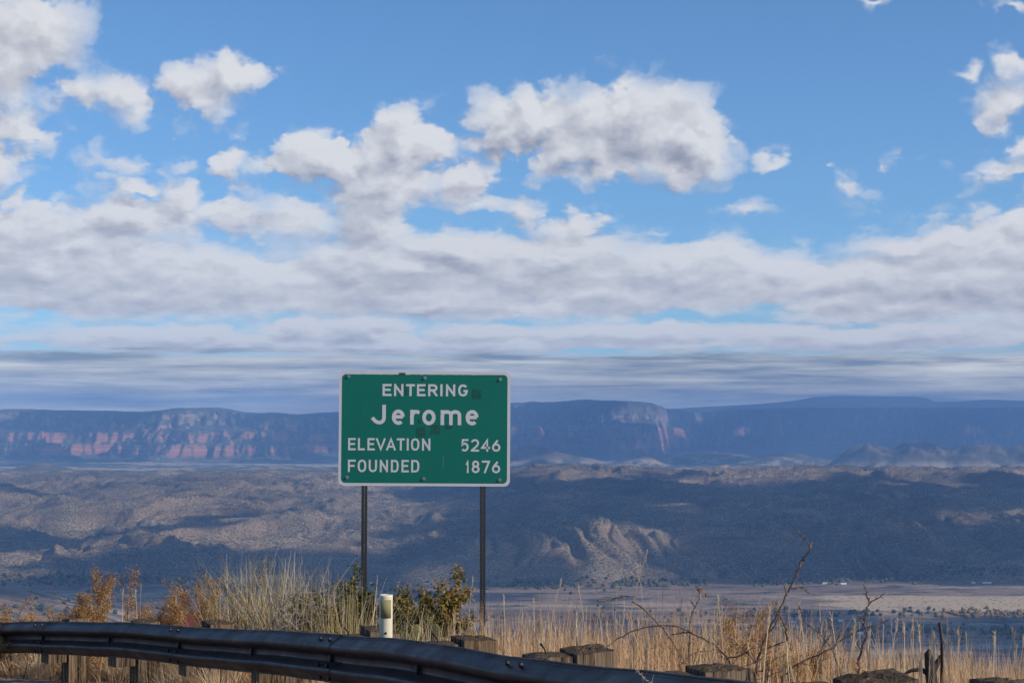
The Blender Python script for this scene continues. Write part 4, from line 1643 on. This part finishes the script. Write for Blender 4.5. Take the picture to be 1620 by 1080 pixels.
shrub('dead_shrub', 'bleached grey dead shrub poking above the bunch grass', 418, 15.0, 876, 21, 9, .28, 3, 0, mat_stem=m_grey, width=.4, r=.009, up=.25)
shrub('dead_shrub', 'lower bleached dead shrub between the grass clump and the oak scrub', 482, 14.8, 896, 29, 7, .35, 3, 0, mat_stem=m_grey, width=.4, r=.008, up=.2)
shrub('dead_shrub', 'dark leafy cane bending over left of the bunch grass', 352, 16.0, 884, 22, 3, .18, 2, 10, .028, .5, m_gold, m_twig, .2, tone=(.0, .6), r=.006, tilt=(-.12, 0))
shrub('oak_scrub', 'dark green small-leaved oak scrub beside the left sign post', 538, 15.4, 884, 23, 10, .42, 3, 22, .036, .6, m_oak, m_twig, .5, r=.008, scatter=.028)
shrub('oak_scrub', 'loose dark oak scrub right behind the white marker post', 640, 16.6, 915, 27, 8, .5, 3, 20, .034, .6, m_oak, m_twig, .5, r=.007, scatter=.03)
shrub('oak_scrub', 'olive scrub with golden leaf tips between the sign posts', 668, 16.2, 898, 24, 10, .40, 3, 24, .036, .55, m_gold, m_twig, .4, r=.008, scatter=.028, tilt=(.16, 0))

# rusty feathery shrubs at the edge of the slope
RG = 'rust coloured dry shrubs along the slope edge'
fe = dict(mat_leaf=m_rust, mat_stem=m_twig, flat=.24, leaf=.026, scatter=.026, grp=RG)
shrub('dry_shrub', 'tall upright feathery rust shrub with many pale stems', 148, 18.6, 898, 31, 8, .12, 3, 26, width=.35, r=.007, up=.5, spread=.30, **fe)
shrub('dry_shrub', 'single rust plume leaning right on a dark stem', 196, 18.2, 894, 32, 2, .06, 2, 46, width=.1, r=.008, up=.1, spread=.22, tilt=(.20, 0), **fe)
shrub('dry_shrub', 'wide low rust shrub spreading over the first timber post', 42, 18.0, 941, 33, 10, .75, 3, 22, width=.8, r=.006, up=.1, tilt=(.25, 0), **fe)
shrub('dry_shrub', 'rounded low rust shrub beside the tall feathery one', 88, 18.9, 950, 34, 9, .6, 3, 20, width=.6, r=.006, up=.1, **fe)
shrub('dry_shrub', 'small rust shrub in front of the brick chimney', 252, 18.4, 946, 35, 7, .5, 3, 18, width=.5, r=.005, up=.15, **fe)
shrub('dry_shrub', 'thin airy rust plume in front of the red roof', 318, 18.0, 912, 36, 4, .14, 3, 20, width=.15, r=.005, up=.3, spread=.32, **fe)
shrub('dry_shrub', 'low rust shrub amid pale stalks left of the leaning plume', 176, 17.6, 950, 37, 7, .55, 3, 18, width=.4, r=.005, up=.15, **fe)
shrub('dry_shrub', 'airy rust shrub standing in the dry grass near the thorn bush', 1170, 12.0, 948, 38, 6, .30, 3, 20, width=.3, r=.004, up=.2, **fe)
shrub('dry_shrub', 'small rust tuft low in the grass below the tall bare thorn', 1262, 10.5, 992, 39, 5, .4, 3, 16, width=.3, r=.004, up=.15, **fe)
shrub('dry_shrub', 'tiny rust sprig on the skyline of the grass left of the airy shrub', 1080, 12.5, 962, 40, 4, .3, 2, 16, width=.2, r=.004, up=.15, **fe)

# bare thorny canes
bare_shrub('thorn_bush', 'tall bare thorny branch rising highest out of the dry grass', [
    [(1192, 1088), (1198, 1050), (1212, 1010), (1234, 966), (1250, 930), (1262, 905), (1272, 885), (1281, 868), (1269, 850), (1258, 836)],
    [(1272, 885), (1267, 890), (1265, 899), (1260, 912)], [(1254, 931), (1270, 930), (1286, 941)], [(1281, 868), (1288, 855)], [(1245, 942), (1239, 920)],
    [(1244, 1012), (1236, 985), (1226, 967), (1217, 959)], [(1234, 966), (1226, 985), (1214, 1006)], [(1198, 1050), (1180, 1030), (1160, 1012)], [(1205, 1025), (1225, 1020), (1244, 1010)]], 8.2, 'shrub', (.0075, .0022), seed=1)
bare_shrub('thorn_bush', 'arching brown bramble cane bowing down to the rail', [
    [(1172, 1080), (1150, 1040), (1130, 1020), (1100, 1003), (1075, 992), (1050, 988), (1030, 990), (1000, 998), (975, 1012), (953, 1024)],
    [(945, 950), (970, 948), (985, 944), (1006, 942)], [(1000, 949), (1020, 965), (1045, 990), (1062, 1012), (1085, 1050)], [(1100, 1003), (1085, 1000), (1060, 1004)], [(1150, 1040), (1170, 1035), (1190, 1020)],
    [(1180, 1075), (1200, 1055), (1190, 1030)]], 8.0, 'shrub', (.006, .002), seed=2)
bare_shrub('thorn_bush', 'long thin bare cane slanting up to the right', [
    [(1238, 1070), (1262, 1050), (1300, 1030), (1330, 1012), (1360, 995), (1404, 977)], [(1250, 1068), (1248, 1040), (1252, 1010)], [(1300, 1030), (1310, 1010), (1320, 990)], [(1262, 1050), (1290, 1052), (1320, 1042)]], 7.8, 'shrub', (.005, .0018), seed=3)
bare_shrub('thorn_bush', 'bare reddish branch forked at its top above the rotten post', [
    [(1358, 1062), (1362, 1030), (1369, 1005), (1367, 985), (1372, 968), (1376, 955), (1398, 939)], [(1376, 955), (1372, 940), (1370, 924)], [(1368, 992), (1364, 982), (1361, 971)], [(1362, 1030), (1350, 1012)]], 7.4, 'shrub', (.0065, .002), seed=4)
bare_shrub('thorn_bush', 'curved dark thorn stem between the tall branch and the forked one', [
    [(1330, 1075), (1318, 1030), (1296, 1000), (1278, 988), (1268, 970), (1262, 955)], [(1296, 1000), (1300, 980)], [(1318, 1030), (1332, 1000), (1345, 985)]], 8.6, 'shrub', (.005, .002), seed=5)
bare_shrub('thorn_bush', 'thin stem holding a few red leaves over the dry grass', [
    [(1090, 1040), (1094, 985), (1101, 962), (1109, 945), (1107, 932)], [(1101, 962), (1092, 950)]], 9.0, 'shrub', (.0045, .0018), seed=6, leaf=[(1108, 938), (1106, 931), (1112, 942)])
bare_shrub('thorn_bush', 'tangle of fine brown twigs low against the rail end', [
    [(1120, 1078), (1150, 1055), (1185, 1050), (1220, 1030)], [(1130, 1075), (1165, 1040), (1180, 1010)], [(1150, 1078), (1190, 1062), (1230, 1058)], [(1160, 1078), (1150, 1050), (1140, 1030)], [(1210, 1078), (1215, 1050), (1240, 1035)],
    [(1180, 1078), (1215, 1068), (1245, 1050)], [(1100, 1062), (1125, 1050), (1160, 1050)], [(1075, 1050), (1100, 1035), (1135, 1030)]], 7.6, 'shrub', (.0035, .0015), seed=7)
bare_shrub('weed', 'thin yellowish weed in front of the steel rail', [
    [(1040, 1092), (1030, 1078), (1018, 1068), (1008, 1060), (1001, 1056)], [(1018, 1068), (1024, 1060)], [(1030, 1078), (1036, 1070)]], 6.1, 'weed', (.003, .001), m_grey, seed=8)
bare_shrub('dead_plant', 'thin dark dead stem slanting left of the feathery shrub', [[(116, 968), (105, 955), (92, 942), (78, 930)]], 18.4, 'stem', (.008, .004), thorns=False, seed=9)
bare_shrub('metal_stake', 'thin rusty stake standing upright beside the burnt stump', [[(1489, 1060), (1488, 1020), (1486.5, 985)]], 8.8, 'stake', (.0085, .0085), m_rail, thorns=False, seed=10)


def burnt_stump():
    Y = 9.0
    c = at(1472, 1026, Y)
    g = float(gz(c.x, Y))
    h = c.z - g
    t = thing('burnt_stump', 'dark charred forked stump half hidden in the dry grass', 'stump', (c.x, Y, g))
    m, N = new_mat('charred_wood')
    n = N.noise(N.v('MULTIPLY', N.obj(), (40.0, 40.0, 5.0)), 1.0, 4, .6)
    N.col(N.mix(n, (.012, .010, .010), (.07, .055, .045)))
    N.bump(n, .8, .02)
    link('stump', tube_mesh('stump', [[(0, 0, -.1), (.01, 0, h * .5), (0, 0, h * .82), (-.012, 0, h * .95), (-.006, 0, h)], [(0, 0, h * .70), (.04, .01, h * .86), (.055, .01, h * .93)],
                                      [(0, 0, h * .72), (-.05, .0, h * .78), (-.10, .0, h * .77), (-.14, 0, h * .73)]], [[.038, .034, .03, .02, .006], [.022, .014, .006], [.018, .012, .010, .006]], 7), m, t)


burnt_stump()


def prickly_pear():
    Y = 14.6
    c = at(668, 1006, Y)
    g = float(gz(c.x, Y))
    t = thing('prickly_pear', 'green prickly pear cactus low in the grass between the sign posts', 'cactus', (c.x, Y, g))
    m, N = new_mat('cactus_green')
    n = N.noise(N.obj(), 14.0, 3, .6)
    sp = N.noise(N.obj(), 55.0, 1, .5)
    cc = N.mix(n, (.065, .075, .028), (.135, .135, .055))
    N.col(N.mix(N.ramp(sp, .64, .70), cc, (.40, .34, .22)))
    bm = bmesh.new()
    bmesh.ops.create_uvsphere(bm, u_segments=12, v_segments=8, radius=1)
    for v in bm.verts:
        k = .75 + .25 * (v.co.z + 1) / 2
        v.co = (v.co.x * .095 * k, v.co.y * .022, (v.co.z + 1) * .12)
    for f in bm.faces:
        f.smooth = True
    me = bpy.data.meshes.new('pad')
    bm.to_mesh(me)
    bm.free()
    rng = random.Random(6)
    for (px, py, tilt, yaw, s) in ((660, 985, -.15, .3, 1.0), (650, 992, -.6, -.4, .9), (683, 984, .2, -.2, 1.0), (676, 1002, .1, .9, 1.1), (690, 1000, .55, .2, .9), (645, 1004, -.4, .6, .9), (664, 1006, -.1, -.7, 1.1), (668, 1028, .0, .2, 1.2), (650, 1030, -.2, .4, 1.1), (686, 1028, .25, -.3, 1.1), (668, 1050, 0, .1, 1.2)):
        q = at(px, py + 33, Y + rng.uniform(-.08, .1))
        o = link('pad', me, m, t)
        o.location = (q.x - c.x, q.y - Y, q.z - g)
        o.rotation_euler = (rng.uniform(-.2, .2), tilt, yaw)
        o.scale = (s * .72,) * 3


prickly_pear()

# ================================================================== down in the valley
def house(name, label, loc, w, d, h, rh, wall, roof, rotz=0, group=None, overhang=.5, hip=False):
    t = thing(name, label, 'house', loc, rotz, group)
    link('wall', box_mesh('wall', -w / 2, w / 2, -d / 2, d / 2, -4, h), wall, t)
    W, D = w / 2 + overhang, d / 2 + overhang
    k = (W - D * .9) if hip else W
    v = [(-W, -D, h), (W, -D, h), (W, D, h), (-W, D, h), (-k, 0, h + rh), (k, 0, h + rh), (-W, -D, h - .25), (W, -D, h - .25), (W, D, h - .25), (-W, D, h - .25)]
    f = [(0, 1, 5, 4), (2, 3, 4, 5), (1, 2, 5), (3, 0, 4), (6, 7, 1, 0), (7, 8, 2, 1), (8, 9, 3, 2), (9, 6, 0, 3), (9, 8, 7, 6)]
    me = bpy.data.meshes.new('roof')
    me.from_pydata(v, [], f)
    me.update()
    r = link('roof', me, roof, t)
    return t, r


def flat_mat(name, c, rough=.7):
    m, N = new_mat(name)
    n = N.noise(N.obj(), 1.3, 4, .6)
    N.col(N.mix(n, tuple(x * .85 for x in c), tuple(min(1, x * 1.12) for x in c)))
    N.b.inputs['Roughness'].default_value = rough
    return m


m_wallw = flat_mat('white_stucco', (.74, .72, .68))
m_wallt = flat_mat('tan_stucco', (.42, .33, .24))
m_roofw = flat_mat('white_roof', (.80, .80, .80))
m_roofr = flat_mat('red_roof', (.30, .095, .065))
m_rooft = flat_mat('tan_roof', (.36, .29, .23))
m_roofred, N = new_mat('dark_red_metal_roof')
n = N.noise(N.v('MULTIPLY', N.obj(), (6.0, .6, .6)), 1.0, 3, .6)
N.col(N.mix(n, (.115, .028, .024), (.17, .045, .036)))
m_brick, N = new_mat('chimney_brick')
n = N.noise(N.obj(), 5.0, 4, .7)
N.col(N.mix(N.ramp(n, .4, .6), (.20, .115, .06), (.34, .215, .12)))
m_win, N = new_mat('dark_glass')
N.col((.02, .025, .03))
N.b.inputs['Roughness'].default_value = .15

Yh = 112.0
q = at(305, 966, Yh)
zb = float(land(np.array([q.x]), np.array([Yh]))[0])
t, rf = house('house', 'house with dark red hipped roof just below the roadside slope', (q.x, Yh, zb), 9.0, 8.0, q.z - zb - 1.55, 1.55, m_wallt, m_roofred, 0, None, .5, True)
cq = at(274, 944, Yh + .4)
ch = link('chimney', box_mesh('chimney', -.19, .19, -.19, .19, -1.9, 0), m_brick, rf)
ch.location = (cq.x - q.x, .4, cq.z - zb)
cap = link('chimney_cap', box_mesh('chimney_cap', -.22, .22, -.22, .22, .0, .09), m_brick, rf)
cap.location = ch.location
for wx in (-2.6, 0, 2.6):
    o = link('window', box_mesh('window', -.55, .55, -.03, .03, 0, 1.3), m_win, t)
    o.location = (wx, -4.01, q.z - zb - 3.6)

VH = [  # column, row, wide, deep, wall material, roof material, roof height, label, group
    (1357.5, 1003, 30, 14, m_wallw, m_roofw, 1.8, 'large bright white valley shed beside the forked bare branch', None),
    (1416.5, 1003, 15, 11, m_wallw, m_roofr, 2.4, 'red-roofed valley house above the dry grass', None),
    (1430.5, 1001.5, 18, 12, m_wallt, m_rooft, 2.2, 'tan valley house immediately right of the red-roofed one', None),
    (1389, 1000, 20, 12, m_wallt, m_rooft, 1.8, 'tan valley house between the white shed and the red roof', None),
    (1452, 1000, 17, 12, m_wallw, m_rooft, 2.0, 'pale valley house near the burnt stump', None),
    (1308, 923.5, 34, 16, m_wallw, m_roofw, 1.5, 'long white building on the far side of the valley below the dark bluff', None),
    (1334, 924, 22, 12, m_wallw, m_roofw, 1.5, 'white building beside the long one below the dark bluff', None),
    (1561, 922.5, 32, 16, m_wallw, m_roofw, 1.5, 'isolated white barn at the foot of the bluff far right', None),
    (1540, 922.8, 14, 10, m_wallw, m_roofw, 1.5, 'small white outbuilding left of the isolated barn', None),
    (1330, 983, 13, 9, m_wallw, m_roofw, 1.4, 'small white valley house left of the forked bare branch', None),
    (1254, 985, 13, 9, m_wallt, m_roofw, 1.4, 'small tan valley house with white roof behind the tall thorny branch', None),
    (1285, 990, 13, 9, m_wallt, m_rooft, 1.6, 'small all-tan valley house right of the tall thorny branch', None),
]


def floor_at(px, py):
    """Where the sight line through a pixel meets the land."""
    x, z = ray(px, py)
    Y = np.linspace(4200, 8200, 400)
    d = z * Y - land(x * Y, Y)
    i = int(np.argmax(d < 0))
    return float(x * Y[i]), float(Y[i]), float(land(np.array([x * Y[i]]), np.array([Y[i]]))[0])


for (px, py, w, d, mw, mr, rh, lab, grp) in VH:
    x, y, z = floor_at(px, py)
    house('valley_house', lab or 'tiny pale house scattered on the valley floor', (x, y, z), w, d, 4.2, rh, mw, mr, random.uniform(-.3, .3), grp)


def valley_trees():
    rng = np.random.default_rng(17)
    bm = bmesh.new()
    bmesh.ops.create_icosphere(bm, subdivisions=2, radius=1.0)
    bv = np.array([v.co[:] for v in bm.verts])
    bf = np.array([[v.index for v in f.verts] for f in bm.faces])
    bm.free()
    V, F, T, n = [], [], [], 0
    bands = [(-30, 345, 918, 10, 210, .25), (340, 700, 930, 10, 60, .3), (760, 1010, 926, 9, 110, .3), (1000, 1120, 922, 8, 70, .35), (1190, 1330, 921, 5, 60, .45), (1340, 1470, 914, 7, 80, .5), (1480, 1640, 972, 7, 120, .95),
             (1180, 1480, 970, 8, 70, .4), (1230, 1640, 1000, 12, 190, .45), (700, 1200, 978, 16, 70, .3), (-20, 300, 965, 14, 60, .3), (1480, 1640, 905, 5, 40, .4)]
    for (a, b, py, dy, m, tb) in bands:
        for i in range(m):
            px = rng.uniform(a, b)
            x, y, z = floor_at(px, py + rng.normal(0, dy * .5))
            r = rng.uniform(3.5, 8.0)
            d = bv * np.array([r, r, r * rng.uniform(.7, 1.1)]) * (1 + .30 * rng.standard_normal((len(bv), 1)) * .7)
            V.append(d + np.array([x, y, z + r * .6]))
            F.append(bf + n)
            T.append(np.clip(np.full(len(bv), rng.normal(tb, .22)), 0, 1))
            n += len(bv)
    m = tone_mat('cottonwood_leaves', [(.030, .042, .022), (.055, .065, .028), (.13, .11, .035), (.24, .15, .045)])
    o = link('treeline', np_mesh('treeline', np.concatenate(V), np.concatenate(F), False, {'tone': np.concatenate(T)}), m, kind='stuff')
    o['label'] = 'cottonwoods in a dark line along the valley river'


valley_trees()
